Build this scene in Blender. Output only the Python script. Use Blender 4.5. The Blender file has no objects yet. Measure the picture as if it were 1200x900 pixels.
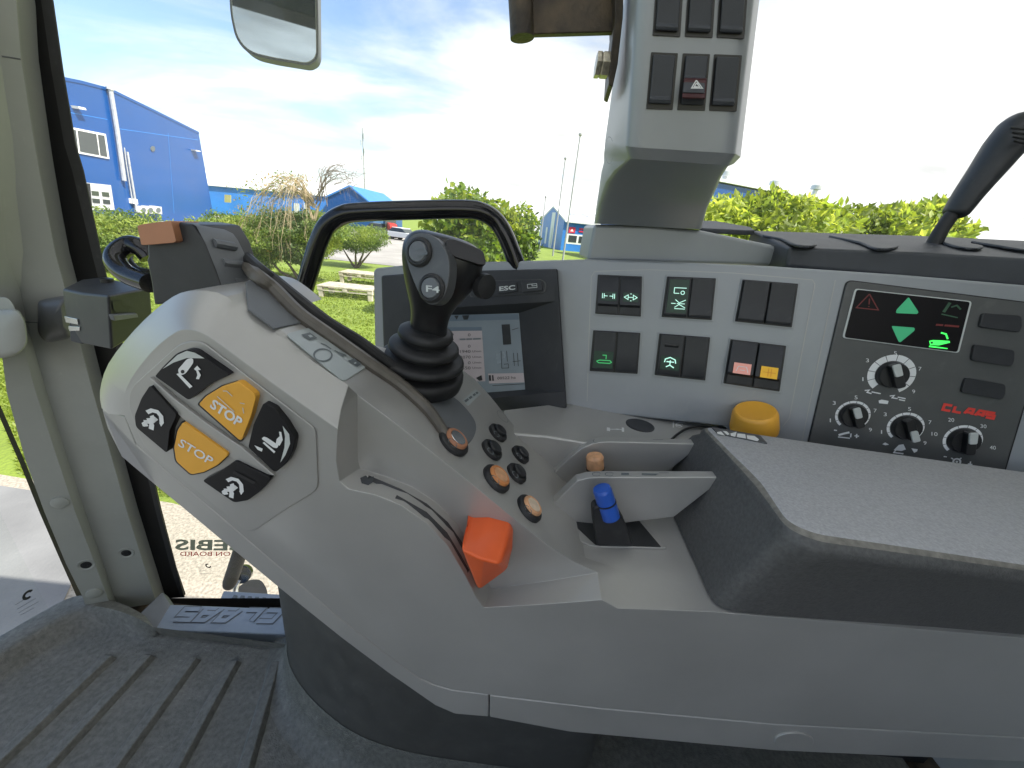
import bpy, bmesh, math, random
import numpy as np
from mathutils import Vector, Matrix
R = math.radians
random.seed(7); rng = np.random.default_rng(7)
SC = bpy.context.scene; COL = SC.collection
CAMZ = 2.85                                   # eye height above the yard; cab floor is 1.9 m up
FPX, PITCH, ROLL = 451.0, R(22.0), R(6.0)     # lens in pixels of a 1200 px wide frame
_f = Vector((0, math.cos(PITCH), -math.sin(PITCH))); _r = Vector((1, 0, 0)); _u = Vector((0, math.sin(PITCH), math.cos(PITCH)))
CR = _r*math.cos(ROLL) + _u*math.sin(ROLL); CU = _u*math.cos(ROLL) - _r*math.sin(ROLL); CF = _f
def ray(px, py): return CR*(px-600) + CU*(450-py) + CF*FPX
def PY(px, py, y): d = ray(px, py); return d*(y/d.y)
def PX(px, py, x): d = ray(px, py); return d*(x/d.x)
def PZ(px, py, z): d = ray(px, py); return d*(z/d.z)
def proj(v):
    k = FPX/v.dot(CF); return (600+v.dot(CR)*k, 450-v.dot(CU)*k)
class Pl:
    """a real plane of the cab: point and normal (turned towards the driver)"""
    def __init__(s, pt, n):
        s.p = Vector(pt); s.n = Vector(n).normalized()
        if s.n.dot(-s.p) < 0: s.n = -s.n
    def hit(s, px, py, h=0.0):
        d = ray(px, py); q = s.p + s.n*h
        return d*(q.dot(s.n)/d.dot(s.n))
    def off(s, h): return Pl(s.p + s.n*h, s.n)
    def poly(s, pts, h=0.0): return [s.hit(x, y, h) for x, y in pts]
    def axes(s):
        e1 = (s.hit(*[c+(1 if i == 0 else 0) for i, c in enumerate(proj(s.p))]) - s.p).normalized()
        return e1, s.n.cross(e1)
def ZM(ox, oy, k): return lambda pts: [(ox+x/k, oy+y/k) for x, y in pts]
def rounded(pts, r, n=4):
    """round the corners of a polygon (2D tuples or Vectors); r one number or one per corner"""
    out = []; N = len(pts)
    for i in range(N):
        a, b, c = (Vector(pts[(i+j) % N]) for j in (-1, 0, 1))
        rr = r[i] if isinstance(r, (list, tuple)) else r
        u, v = a-b, c-b; rr = min(rr, u.length*.48, v.length*.48)
        if rr <= 0: out.append(b); continue
        s, e = b+u.normalized()*rr, b+v.normalized()*rr
        for k in range(n+1):
            t = k/n; out.append(s*(1-t)**2 + b*2*t*(1-t) + e*t*t)
    return [tuple(p) if len(p) == 2 else p for p in out]
def spline(pts, n=6, closed=False):
    P = [Vector(p) for p in pts]; N = len(P); out = []
    for i in range(N if closed else N-1):
        g = lambda k: P[k % N] if closed else P[max(0, min(N-1, k))]
        a, b, c, d = g(i-1), g(i), g(i+1), g(i+2)
        for k in range(n):
            t = k/n; out.append(.5*((2*b)+(c-a)*t+(2*a-5*b+4*c-d)*t*t+(3*b-a-3*c+d)*t**3))
    if not closed: out.append(P[-1])
    return [tuple(p) if len(p) == 2 else p for p in out]

# ------------------------------------------------------------------ materials
MATS = {}
def mat(name, col, rough=.5, metal=0.0, var=.06, vscale=30, bump=0.0, bscale=900, emit=0.0, spec=.5, coat=0.0, scuff=0.0, var2=None):
    m = bpy.data.materials.new(name); m.use_nodes = True; nt = m.node_tree; N = nt.nodes; L = nt.links
    b = N['Principled BSDF']; b.inputs['Roughness'].default_value = rough; b.inputs['Metallic'].default_value = metal
    b.inputs['Specular IOR Level'].default_value = spec; b.inputs['Coat Weight'].default_value = coat
    tc = N.new('ShaderNodeTexCoord')
    if var > 0:
        no = N.new('ShaderNodeTexNoise'); no.inputs['Scale'].default_value = vscale; no.inputs['Detail'].default_value = 5
        L.new(tc.outputs['Object'], no.inputs['Vector'])
        mx = N.new('ShaderNodeMix'); mx.data_type = 'RGBA'
        c = Vector(col); lo = [max(0, x*(1-var*1.6)) for x in c]; hi = var2 if var2 else [min(1, x*(1+var*1.6)) for x in c]
        mx.inputs[6].default_value = (*lo, 1); mx.inputs[7].default_value = (*hi, 1)
        mr = N.new('ShaderNodeMapRange'); mr.inputs[1].default_value = .3; mr.inputs[2].default_value = .7
        L.new(no.outputs[0], mr.inputs[0]); L.new(mr.outputs[0], mx.inputs[0]); colour = mx.outputs[2]
        if scuff:                                            # dust film and fine rubbed marks
            mp = N.new('ShaderNodeMapping'); mp.inputs['Rotation'].default_value = (.4, .9, .5); mp.inputs['Scale'].default_value = (60, 420, 60); L.new(tc.outputs['Object'], mp.inputs[0])
            ns = N.new('ShaderNodeTexNoise'); ns.inputs['Scale'].default_value = 1.0; ns.inputs['Detail'].default_value = 3; L.new(mp.outputs[0], ns.inputs['Vector'])
            nd = N.new('ShaderNodeTexNoise'); nd.inputs['Scale'].default_value = 22; nd.inputs['Detail'].default_value = 8; nd.inputs['Roughness'].default_value = .7; L.new(tc.outputs['Object'], nd.inputs['Vector'])
            m1 = N.new('ShaderNodeMapRange'); m1.inputs[1].default_value = .60; m1.inputs[2].default_value = .72; L.new(ns.outputs[0], m1.inputs[0])
            m2 = N.new('ShaderNodeMapRange'); m2.inputs[1].default_value = .48; m2.inputs[2].default_value = .68; L.new(nd.outputs[0], m2.inputs[0])
            mu = N.new('ShaderNodeMath'); mu.operation = 'MULTIPLY'; L.new(m1.outputs[0], mu.inputs[0]); L.new(m2.outputs[0], mu.inputs[1])
            ad = N.new('ShaderNodeMath'); ad.operation = 'MULTIPLY_ADD'; ad.inputs[1].default_value = .35; L.new(m2.outputs[0], ad.inputs[0]); L.new(mu.outputs[0], ad.inputs[2])
            fa = N.new('ShaderNodeMath'); fa.operation = 'MULTIPLY'; fa.inputs[1].default_value = scuff; L.new(ad.outputs[0], fa.inputs[0])
            m3 = N.new('ShaderNodeMix'); m3.data_type = 'RGBA'; m3.inputs[7].default_value = (.50, .485, .45, 1); L.new(fa.outputs[0], m3.inputs[0]); L.new(colour, m3.inputs[6]); colour = m3.outputs[2]
        L.new(colour, b.inputs['Base Color'])
        mr2 = N.new('ShaderNodeMapRange'); mr2.inputs[3].default_value = max(.03, rough-.07); mr2.inputs[4].default_value = min(1, rough+.07)
        L.new(no.outputs[0], mr2.inputs[0]); L.new(mr2.outputs[0], b.inputs['Roughness'])
    else: b.inputs['Base Color'].default_value = (*col, 1)
    if bump > 0:
        n2 = N.new('ShaderNodeTexNoise'); n2.inputs['Scale'].default_value = bscale; n2.inputs['Detail'].default_value = 2
        L.new(tc.outputs['Object'], n2.inputs['Vector'])
        bp = N.new('ShaderNodeBump'); bp.inputs['Strength'].default_value = bump; bp.inputs['Distance'].default_value = .6/bscale
        L.new(n2.outputs[0], bp.inputs['Height']); L.new(bp.outputs[0], b.inputs['Normal'])
    if emit: b.inputs['Emission Color'].default_value = (*col, 1); b.inputs['Emission Strength'].default_value = emit
    MATS[name] = m; return m
def glassmat(name, tint=(.97, .985, .97), gloss=.06):
    m = bpy.data.materials.new(name); m.use_nodes = True; nt = m.node_tree; N = nt.nodes; L = nt.links
    N.remove(N['Principled BSDF']); out = N['Material Output']
    t = N.new('ShaderNodeBsdfTransparent'); t.inputs[0].default_value = (*tint, 1)
    g = N.new('ShaderNodeBsdfGlossy'); g.inputs['Roughness'].default_value = .0
    fr = N.new('ShaderNodeFresnel'); fr.inputs[0].default_value = 1.36
    mm = N.new('ShaderNodeMath'); mm.operation = 'MULTIPLY'; mm.inputs[1].default_value = .8
    L.new(fr.outputs[0], mm.inputs[0])
    mx = N.new('ShaderNodeMixShader'); L.new(mm.outputs[0], mx.inputs[0]); L.new(t.outputs[0], mx.inputs[1]); L.new(g.outputs[0], mx.inputs[2])
    du = N.new('ShaderNodeBsdfTranslucent'); du.inputs[0].default_value = (.85, .83, .78, 1)      # thin film of dust and wipe marks
    tc = N.new('ShaderNodeTexCoord'); mp = N.new('ShaderNodeMapping'); mp.inputs['Scale'].default_value = (3, 3, 9); mp.inputs['Rotation'].default_value = (0, .5, .3); L.new(tc.outputs['Object'], mp.inputs[0])
    no = N.new('ShaderNodeTexNoise'); no.inputs['Scale'].default_value = 1.6; no.inputs['Detail'].default_value = 9; no.inputs['Roughness'].default_value = .7; L.new(mp.outputs[0], no.inputs['Vector'])
    mr = N.new('ShaderNodeMapRange'); mr.inputs[1].default_value = .40; mr.inputs[2].default_value = .75; mr.inputs[3].default_value = .005; mr.inputs[4].default_value = .07; L.new(no.outputs[0], mr.inputs[0])
    m2 = N.new('ShaderNodeMixShader'); L.new(mr.outputs[0], m2.inputs[0]); L.new(mx.outputs[0], m2.inputs[1]); L.new(du.outputs[0], m2.inputs[2])
    L.new(m2.outputs[0], out.inputs[0]); MATS[name] = m; return m
def leafmat(name, col, tr=.45):
    m = bpy.data.materials.new(name); m.use_nodes = True; nt = m.node_tree; N = nt.nodes; L = nt.links
    b = N['Principled BSDF']; b.inputs['Base Color'].default_value = (*col, 1); b.inputs['Roughness'].default_value = .5
    t = N.new('ShaderNodeBsdfTranslucent'); t.inputs[0].default_value = (col[0]*1.5, col[1]*1.45, col[2]*.7, 1)
    mx = N.new('ShaderNodeMixShader'); mx.inputs[0].default_value = tr
    L.new(b.outputs[0], mx.inputs[1]); L.new(t.outputs[0], mx.inputs[2]); L.new(mx.outputs[0], N['Material Output'].inputs[0])
    MATS[name] = m; return m

class Skin:
    """the real surface of a finished mesh, for fixing small parts on it"""
    def __init__(s, o):
        from mathutils.bvhtree import BVHTree
        w = WL[o.name]; s.t = BVHTree.FromPolygons([v.co+w for v in o.data.vertices], [list(p.vertices) for p in o.data.polygons])
    def at(s, px, py):
        loc, n, i, d = s.t.ray_cast(Vector((0, 0, 0)), ray(px, py).normalized())
        return loc, (n if n.dot(-loc) > 0 else -n)
# ------------------------------------------------------------------ objects
WL = {}
def tag(o, label=None, cat=None, group=None, kind='thing'):
    if label: o['label'] = label
    if cat: o['category'] = cat
    if group: o['group'] = group
    if kind: o['kind'] = kind
    return o
def link(o, loc, par):
    COL.objects.link(o); WL[o.name] = Vector(loc)
    if par is None: o.location = Vector(loc) + Vector((0, 0, CAMZ))
    else: o.parent = par; o.location = Vector(loc) - WL[par.name]
    return o
def thing(name, loc, label, cat, group=None):
    o = bpy.data.objects.new(name, None); o.empty_display_size = .02
    return tag(link(o, loc, None), label, cat, group)
def M(name, verts, faces, m, par=None, bev=0.0, seg=2, sub=0, ang=35, mi=None, origin=None, flip=True):
    """one mesh object from world points; bevelled edges keep the flat faces flat"""
    V = [Vector(v) for v in verts]
    c = Vector(origin) if origin is not None else sum(V, Vector())/len(V)
    me = bpy.data.meshes.new(name); me.from_pydata([tuple(v-c) for v in V], [], faces)
    bm = bmesh.new(); bm.from_mesh(me)
    if flip: bmesh.ops.recalc_face_normals(bm, faces=bm.faces)
    bm.to_mesh(me); bm.free()
    ms = m if isinstance(m, (list, tuple)) else [m]
    for k in ms: me.materials.append(MATS[k])
    if mi is not None: me.polygons.foreach_set('material_index', mi)
    me.polygons.foreach_set('use_smooth', [True]*len(me.polygons))
    if not bev and not sub: me.set_sharp_from_angle(angle=R(ang))
    o = bpy.data.objects.new(name, me); link(o, c, par)
    if bev:
        d = o.modifiers.new('bevel', 'BEVEL'); d.width = bev; d.segments = seg; d.limit_method = 'ANGLE'; d.angle_limit = R(28); d.harden_normals = True
        d.use_clamp_overlap = True
    if sub:
        d = o.modifiers.new('subsurf', 'SUBSURF'); d.levels = sub; d.render_levels = sub
    return o
def prism(name, pts, vec, m, par=None, bev=0.0, **k):
    n = len(pts); vec = Vector(vec); P = [Vector(p) for p in pts]
    return M(name, P+[p+vec for p in P], [list(range(n)), list(range(2*n-1, n-1, -1))]+[[i, i+n, (i+1) % n+n, (i+1) % n] for i in range(n)], m, par, bev, **k)
def slab(name, pl, px, h, m, par=None, bev=0.0, base=0.0, **k):
    """a plate traced in the picture, lying on plane pl: from height base to h"""
    return prism(name, pl.poly(px, h), -pl.n*(h-base), m, par, bev, **k)
def loft(name, rings, m, par=None, bev=0.0, caps=True, closed=True, **k):
    n = len(rings[0]); V = [p for r in rings for p in r]; F = []
    for i in range(len(rings)-1):
        for j in range(n if closed else n-1): F.append([i*n+j, i*n+(j+1) % n, (i+1)*n+(j+1) % n, (i+1)*n+j])
    if caps: F += [list(range(n))[::-1], [(len(rings)-1)*n+j for j in range(n)]]
    return M(name, V, F, m, par, bev, **k)
def frame_of(ax):
    ax = ax.normalized(); a = Vector((0, 0, 1)) if abs(ax.z) < .9 else Vector((1, 0, 0))
    e = a.cross(ax).normalized(); return e, ax.cross(e)
def lathe(name, base, axis, prof, m, par=None, n=36, sq=1.0, **k):
    axis = Vector(axis).normalized(); e1, e2 = frame_of(axis); base = Vector(base)
    return loft(name, [[base+axis*h+(e1*math.cos(t)+e2*math.sin(t)*sq)*r for t in (2*math.pi*j/n for j in range(n))] for r, h in prof], m, par, **k)
def tube(name, pts, r, m, par=None, n=14, sm=6, flat=1.0, **k):
    P = spline([Vector(p) for p in pts], sm) if sm else [Vector(p) for p in pts]
    rs = r if isinstance(r, (list, tuple)) else [r]*len(pts)
    rr = [np.interp(i*(len(pts)-1)/(len(P)-1), range(len(pts)), rs) for i in range(len(P))]
    rings = []; e = None
    for i, p in enumerate(P):
        t = (P[min(i+1, len(P)-1)]-P[max(i-1, 0)]).normalized()
        e = frame_of(t)[0] if e is None else (e - t*e.dot(t)).normalized()
        b = t.cross(e)
        rings.append([p+(e*math.cos(a)+b*math.sin(a)*flat)*rr[i] for a in (2*math.pi*j/n for j in range(n))])
    return loft(name, rings, m, par, **k)
def box(name, c, s, m, par=None, bev=0.0, rot=0.0, **k):
    c = Vector(c); x, y, z = (v/2 for v in s); Q = Matrix.Rotation(rot, 3, 'Z')
    P = [c+Q@Vector((sx*x, sy*y, -z)) for sx, sy in ((-1, -1), (1, -1), (1, 1), (-1, 1))]
    return prism(name, P, (0, 0, 2*z), m, par, bev, **k)
def strokes(name, pl, lines, w, m, par=None, h=.0006):
    """painted lines on plane pl: each a list of pixels, w metres wide"""
    V = []; F = []
    for q, ln in enumerate(lines):
        ww = w
        if isinstance(ln, tuple): ww, ln = ln
        P = [pl.hit(x, y, h+q*.00003) for x, y in ln]; n = len(P); b = len(V)
        for i in range(n):
            t1 = (P[i]-P[i-1]).normalized() if i else (P[1]-P[0]).normalized()
            t2 = (P[i+1]-P[i]).normalized() if i < n-1 else t1
            tt = (t1+t2); tt = tt.normalized() if tt.length > 1e-6 else t1
            s = pl.n.cross(tt)*(ww/2)/max(.5, tt.dot(t1))
            V += [P[i]-s, P[i]+s]
        F += [[b+2*i, b+2*i+2, b+2*i+3, b+2*i+1] for i in range(n-1)]
    return M(name, V, F, m, par, flip=False)
def fills(name, pl, polys, m, par=None, h=.0006):
    V = []; F = []
    for q, pg in enumerate(polys):
        b = len(V); V += [pl.hit(x, y, h+q*.00003) for x, y in pg]; F.append(list(range(b, len(V))))
    return M(name, V, F, m, par, flip=False)
def arc(cx, cy, rx, ry, a0, a1, n=14): return [(cx+rx*math.cos(R(a0+(a1-a0)*i/n)), cy-ry*math.sin(R(a0+(a1-a0)*i/n))) for i in range(n+1)]
def disc(pl, px, py, r, n=24, a0=0, a1=360, h=0.0):
    c = pl.hit(px, py, h); e1, e2 = pl.axes()
    return [c+(e1*math.cos(R(a0+(a1-a0)*i/n))+e2*math.sin(R(a0+(a1-a0)*i/n)))*r for i in range(n if a1-a0 == 360 else n+1)]
def ringseg(name, pl, px, py, r0, r1, segs, m, par=None, h=.0006):
    V = []; F = []
    for a0, a1 in segs:
        k = max(2, int(abs(a1-a0)/8)); b = len(V)
        o = disc(pl, px, py, r1, k, a0, a1, h) ; i = disc(pl, px, py, r0, k, a0, a1, h)
        V += o[:k+1]+i[:k+1]; F += [[b+j, b+j+1, b+k+2+j, b+k+1+j] for j in range(k)]
    return M(name, V, F, m, par, flip=False)
GLY = {'C': [[(.82, 1), (0, 1), (0, 0), (.82, 0)]], 'L': [[(0, 1), (0, 0), (.8, 0)]], 'A': [[(0, 0), (.30, 1), (.82, 1), (.82, 0)], [(.2, .34), (.74, .34)]], 'S': [[(.82, 1), (0, 1), (0, .52), (.82, .52), (.82, 0), (0, 0)]]}
def block_letters(name, s, pl, A, B, up, w, m, par, h):
    """wide square cut lettering drawn as thick strokes: A, B baseline pixels, up = top of the first letter"""
    n = len(s)*1.18-.30; A, B, up = Vector(A), Vector(B), Vector(up); ls = []
    for i, c in enumerate(s):
        for g in GLY[c]: ls.append([tuple(A+(B-A)*((i*1.18+x)/n)+(up-A)*y) for x, y in g])
    return strokes(name, pl, ls, w, m, par, h)
def lettering(name, s, pl, A, B, up, m, par=None, h=.0006, depth=0.0, bold=0.0, mirror=False, shear=0.0):
    """lettering on a plane: baseline pixel A to pixel B, pixel up = top of the first letter"""
    cu = bpy.data.curves.new('t', 'FONT'); cu.body = s; cu.offset = bold; cu.shear = shear; cu.fill_mode = 'FRONT' if depth == 0 else 'BOTH'
    cu.resolution_u = 3; cu.extrude = depth
    ob = bpy.data.objects.new('t', cu); COL.objects.link(ob)
    me = bpy.data.meshes.new_from_object(ob); vs = [v.co.copy() for v in me.vertices]; fs = [list(q.vertices) for q in me.polygons]
    bpy.data.objects.remove(ob); bpy.data.meshes.remove(me); bpy.data.curves.remove(cu)
    if not vs: return None
    x0 = min(v.x for v in vs); x1 = max(v.x for v in vs); y1 = max(v.y for v in vs)
    a, b, t = (pl.hit(q[0], q[1], h) for q in (A, B, up)); ex = (b-a)/(x1-x0); ey = (t-a)/max(y1, .01)
    V = [a+ex*((x1-v.x) if mirror else (v.x-x0))+ey*v.y+pl.n*(v.z) for v in vs]
    return M(name, V, fs, m, par, flip=False, ang=20)
# ------------------------------------------------------------------ palette (surface colours)
mat('plastic', (.405, .402, .385), .36, metal=.35, bump=.12, bscale=1300, var=.05, vscale=9, scuff=.20)
mat('plastic_skylit', (.305, .325, .34), .38, metal=.2, bump=.10, bscale=1300, var=.04, vscale=9, scuff=.14)  # same grey plastic with the cool sky light put into its colour
mat('plastic_pillar', (.30, .315, .29), .5, bump=.12, bscale=900, var=.04, vscale=6, scuff=.16)
mat('decal', (.38, .42, .42), .3, var=.03)
mat('darkgrey', (.085, .09, .095), .45, bump=.15, bscale=1100, var=.06, scuff=.06)
mat('coolgrey', (.13, .14, .15), .5, bump=.2, bscale=1100, var=.05)
mat('pedestal', (.075, .074, .068), .5, bump=.25, bscale=900, var=.08, scuff=.10)
mat('cover', (.045, .05, .058), .55, bump=.35, bscale=1500, var=.08)
mat('panel', (.085, .088, .086), .42, bump=.08, bscale=1500, var=.04, scuff=.06)
mat('bezel', (.024, .026, .030), .45, bump=.12, bscale=1400, var=.05, scuff=.05)
mat('black', (.012, .0125, .014), .35, var=.05, bump=.05, scuff=.03)
mat('gloss', (.010, .010, .012), .14, var=.03)
mat('lcd', (.010, .009, .010), .35, var=0, spec=.15)
mat('keyblack', (.011, .011, .013), .35, var=.03, spec=.3)
mat('seal', (.006, .006, .0065), .5, var=0, spec=.25)
mat('rubber', (.016, .0165, .018), .55, var=.1, bump=.1, scuff=.05)
mat('rim', (.10, .09, .075), .4, var=.15, vscale=60)
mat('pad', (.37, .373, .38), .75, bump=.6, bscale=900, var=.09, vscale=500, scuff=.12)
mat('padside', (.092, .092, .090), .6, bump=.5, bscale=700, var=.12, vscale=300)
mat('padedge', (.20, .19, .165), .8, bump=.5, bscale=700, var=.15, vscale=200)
mat('matfloor', (.145, .145, .128), .62, bump=1.0, bscale=380, var=.16, vscale=120, scuff=.30)
mat('sill', (.26, .30, .35), .35, bump=.1, bscale=900, var=.05)
mat('orange', (.75, .33, .03), .4, var=.03)
mat('orange_red', (.82, .13, .03), .35, var=.03)
mat('amber', (.80, .40, .045), .4, var=.04)
mat('copper', (.42, .19, .10), .45, var=.05)
mat('burnt', (.60, .24, .08), .35, var=.06)
mat('cream', (.70, .56, .42), .4, var=.1, vscale=150)
mat('peach', (.66, .36, .19), .45, var=.12, vscale=150)
mat('blue', (.025, .10, .46), .3, var=.05)
mat('white', (.78, .79, .78), .5, var=.02)
mat('pale', (.55, .58, .56), .5, var=.02)
mat('pointer', (.50, .52, .50), .4, var=.05)
mat('ink', (.02, .022, .024), .5, var=0)
mat('inkgrey', (.12, .14, .15), .5, var=0)
mat('logo_red', (.72, .06, .045), .4, var=.02)
mat('led_red', (.16, .022, .02), .4, var=0)
mat('led_green', (.05, .42, .19), .4, var=0, emit=.12)
mat('led_lit', (.06, .95, .12), .4, var=0, emit=.55)
mat('led_dim', (.035, .10, .055), .4, var=0)
mat('glow', (.55, .95, .80), .4, var=0, emit=.35)
mat('glow_green', (.06, .55, .16), .4, var=0, emit=.25)
mat('darkgreen', (.008, .045, .025), .35, var=0)
mat('pinklens', (.80, .36, .30), .4, var=.03, emit=.12)
mat('yellowlens', (.80, .45, .03), .4, var=.03, emit=.12)
mat('hazard_red', (.05, .006, .008), .35, var=.02)
mat('screen', (.15, .18, .20), .25, var=.04, emit=.10)
mat('screen_list', (.29, .265, .27), .25, var=.02, emit=.12)
mat('screen_bar', (.10, .13, .16), .25, var=.0, emit=.1)
mat('steel_dark', (.030, .027, .026), .5, metal=.3, var=.35, vscale=40, var2=(.10, .075, .045), bump=.3, bscale=300)
mat('zinc', (.50, .46, .36), .35, metal=.8, var=.25, vscale=200)
mat('silver', (.6, .6, .6), .25, metal=1, var=.1)
mat('mirror', (.36, .42, .46), .02, metal=1, var=0)
mat('roofliner', (.42, .42, .40), .9, var=.03)
mat('lining_dark', (.10, .10, .10), .8, var=.05)
def light_hatchmat():  # translucent panel added to light the cab from above
    m = bpy.data.materials.new('light_hatch'); m.use_nodes = True; nt = m.node_tree; N = nt.nodes; L = nt.links; N.remove(N['Principled BSDF'])
    t = N.new('ShaderNodeBsdfTranslucent'); t.inputs[0].default_value = (.70, .71, .72, 1); d = N.new('ShaderNodeBsdfDiffuse'); d.inputs[0].default_value = (.8, .8, .8, 1)
    x = N.new('ShaderNodeMixShader'); x.inputs[0].default_value = .25; L.new(t.outputs[0], x.inputs[1]); L.new(d.outputs[0], x.inputs[2]); L.new(x.outputs[0], N['Material Output'].inputs[0]); MATS['light_hatch'] = m
light_hatchmat()
glassmat('glass')
# ================================================================== ARMREST CONSOLE
YS = .24; YR = .262
SIDE = Pl(PY(400, 650, YS), (0, -1, 0))
a_ = PY(287, 363, YR); b_ = PY(620, 622, YR)
TOP = Pl(a_, (b_-a_).cross(Vector((0, 1, 0))))            # the sloping top of the front half
FLATZ = PY(835, 716, YS).z
FLAT = Pl((.2, .3, FLATZ), (0, 0, 1))
console = thing('armrest_console', PY(500, 700, .32), 'long grey plastic armrest console with six push buttons on its raised front end', 'control console')
class Mb:
    def __init__(s): s.V = []; s.K = {}; s.F = []
    def v(s, q):
        k = tuple(round(c, 5) for c in q)
        if k not in s.K: s.K[k] = len(s.V); s.V.append(Vector(q))
        return s.K[k]
    def f(s, pts):
        ids = []
        for q in pts:
            i = s.v(q)
            if not ids or ids[-1] != i: ids.append(i)
        if ids[0] == ids[-1]: ids.pop()
        if len(ids) > 2: s.F.append(ids)
mb = Mb()
Opx = [(119, 478), (117, 458), (127, 426), (158, 386), (193, 354), (220, 341), (255, 343), (287, 362), (345, 407), (408, 452)]
Ipx = [(146, 487), (145, 470), (153, 445), (178, 412), (203, 391), (218, 386), (236, 390), (260, 405), (325, 453), (396, 503)]
O = [PY(x, y, YR+.004) for x, y in Opx]; I = [PY(x, y, YS) for x, y in Ipx]
O = [Vector(q) for q in spline(O, 3)]; I = [Vector(q) for q in spline(I, 3)]
for i in range(len(O)-1):
    mid = [((O[k]+I[k])/2)+Vector((0, -.0035, 0)) for k in (i, i+1)]
    mb.f([O[i], O[i+1], mid[1], mid[0]]); mb.f([mid[0], mid[1], I[i+1], I[i]])
    d = Vector((0, .09, 0))
    if i < 22: mb.f([O[i], O[i]+d, O[i+1]+d, O[i+1]])
seam = [(146, 487), (160, 520), (200, 556), (253, 600), (330, 666), (400, 725), (460, 771), (490, 793), (507, 801), (530, 808), (573, 814), (700, 829), (908, 848), (1260, 867)]
s_ = lambda q: PY(q[0], q[1], YS)
wallL = [(396, 503), (394, 540), (398, 564), (408, 573)]
lowI = [(408, 573), (440, 580), (470, 592), (500, 613), (525, 640), (545, 674), (558, 700), (567, 712)]
ledgeI = [(567, 712), (640, 708), (705, 703)]
front = [s_(q) for q in wallL+lowI[1:]+ledgeI[1:]+[(714, 708), (724, 713), (836, 717), (1260, 753)]]+[s_(q) for q in seam[::-1]]
mb.f(I[:-1]+front)
# scoop
YB = .264
wallB = [(418, 462), (419, 540), (422, 549), (432, 552)]
lowB = [(432, 552), (452, 558), (482, 570), (510, 588), (535, 613), (553, 644), (566, 674), (576, 690)]
ledgeB = [(576, 690), (640, 681), (700, 671)]
B_ = lambda q: PY(q[0], q[1], YB)
mb.f([O[-1], B_(wallB[0]), B_(wallB[1]), s_(wallL[1]), s_(wallL[0]), ((O[-1]+I[-1])/2)+Vector((0, -.0035, 0))])
for i in (1, 2): mb.f([s_(wallL[i]), s_(wallL[i+1]), B_(wallB[i+1]), B_(wallB[i])])
for i in range(7): mb.f([s_(lowI[i]), s_(lowI[i+1]), B_(lowB[i+1]), B_(lowB[i])])
for i in range(2): mb.f([s_(ledgeI[i]), s_(ledgeI[i+1]), B_(ledgeB[i+1]), B_(ledgeB[i])])
ridge = [(418, 462), (470, 501), (520, 541), (560, 573), (600, 606), (640, 638), (672, 658), (700, 671)]
mb.f([B_(q) for q in ridge]+[B_(q) for q in ledgeB[::-1][1:]]+[B_(q) for q in lowB[::-1][1:]]+[B_(wallB[2]), B_(wallB[1])])
# rounded ridge, then the top surface on TOP, then the flat top
T_ = lambda q: TOP.hit(q[0], q[1])
rt = [(425, 458), (476, 497), (526, 537), (567, 569), (608, 601), (647, 630), (680, 650), (716, 664)]
rtop = [T_(q) for q in rt[:-1]]
XE = PZ(735, 672, FLATZ)                                           # where the slope runs out into the flat
rtop.append(XE)
for i in range(len(ridge)-1): mb.f([B_(ridge[i]), B_(ridge[i+1]), rtop[i+1], rtop[i]])
mb.f([O[-1], rtop[0], B_(ridge[0])])
otop = [T_((300, 365)), T_((352, 404)), T_((414, 450))]
top_back = [(700, 600), (657, 556), (612, 511), (575, 465), (556, 444), (541, 433), (480, 415), (440, 405), (400, 382), (345, 345), (300, 318)]
Oe = O[21:]                                                         # chamfer's upper edge from (287,362)
mb.f([Oe[0], otop[0], otop[1], Oe[3]] if len(Oe) > 3 else [Oe[0], otop[0], otop[1]])
for i in range(1, 3): mb.f([Oe[i], Oe[i+1], Oe[0]]) if False else None
mb.f([Oe[3], otop[1], otop[2], O[-1]]); mb.f([O[-1], otop[2], rtop[0]])
FB = Vector((XE.x, .41, FLATZ)); xt = TOP.p.x+(TOP.p.z-FLATZ)*(TOP.n.z/TOP.n.x)*1.0 if False else None
# TOP meets FLAT at a line along y
xm = (TOP.p.dot(TOP.n)-FLATZ*TOP.n.z)/TOP.n.x
mF = Vector((xm, .268, FLATZ)); mBk = Vector((xm, .40, FLATZ))
mb.f([*otop, *rtop[:-1], mF, mBk, *[T_(q) for q in top_back[1:]]])
mb.f([rtop[-2], XE, mF])
c1 = s_((705, 703)); c2 = s_((714, 708)); c3 = s_((724, 713)); c4 = s_((836, 717)); c5 = s_((1260, 753))
mb.f([XE, B_((700, 671)), c1, c2, c3, c4, Vector((c4.x, .30, FLATZ)), mF] if False else [B_((700, 671)), c1, c2, c3, XE])
mb.f([XE, c3, c4, Vector((c4.x, .33, FLATZ)), Vector((XE.x, .33, FLATZ))])
mb.f([mF, XE, Vector((XE.x, .33, FLATZ)), Vector((XE.x, .41, FLATZ)), mBk])
mb.f([Vector((XE.x, .33, FLATZ)), Vector((c4.x, .33, FLATZ)), Vector((c4.x, .41, FLATZ)), Vector((XE.x, .41, FLATZ))])
mb.f([c4, c5, Vector((c5.x, .41, c5.z)), Vector((c4.x, .41, FLATZ)), Vector((c4.x, .33, FLATZ))])
dn = Vector((0, 0, -.12))
bk = [Vector((c5.x, .41, c5.z)), Vector((c4.x, .41, FLATZ)), Vector((XE.x, .41, FLATZ)), mBk]
for i in range(3): mb.f([bk[i], bk[i+1], bk[i+1]+dn, bk[i]+dn])
body = M('body', mb.V, mb.F, 'plastic', console, bev=.0048, seg=4)
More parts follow.
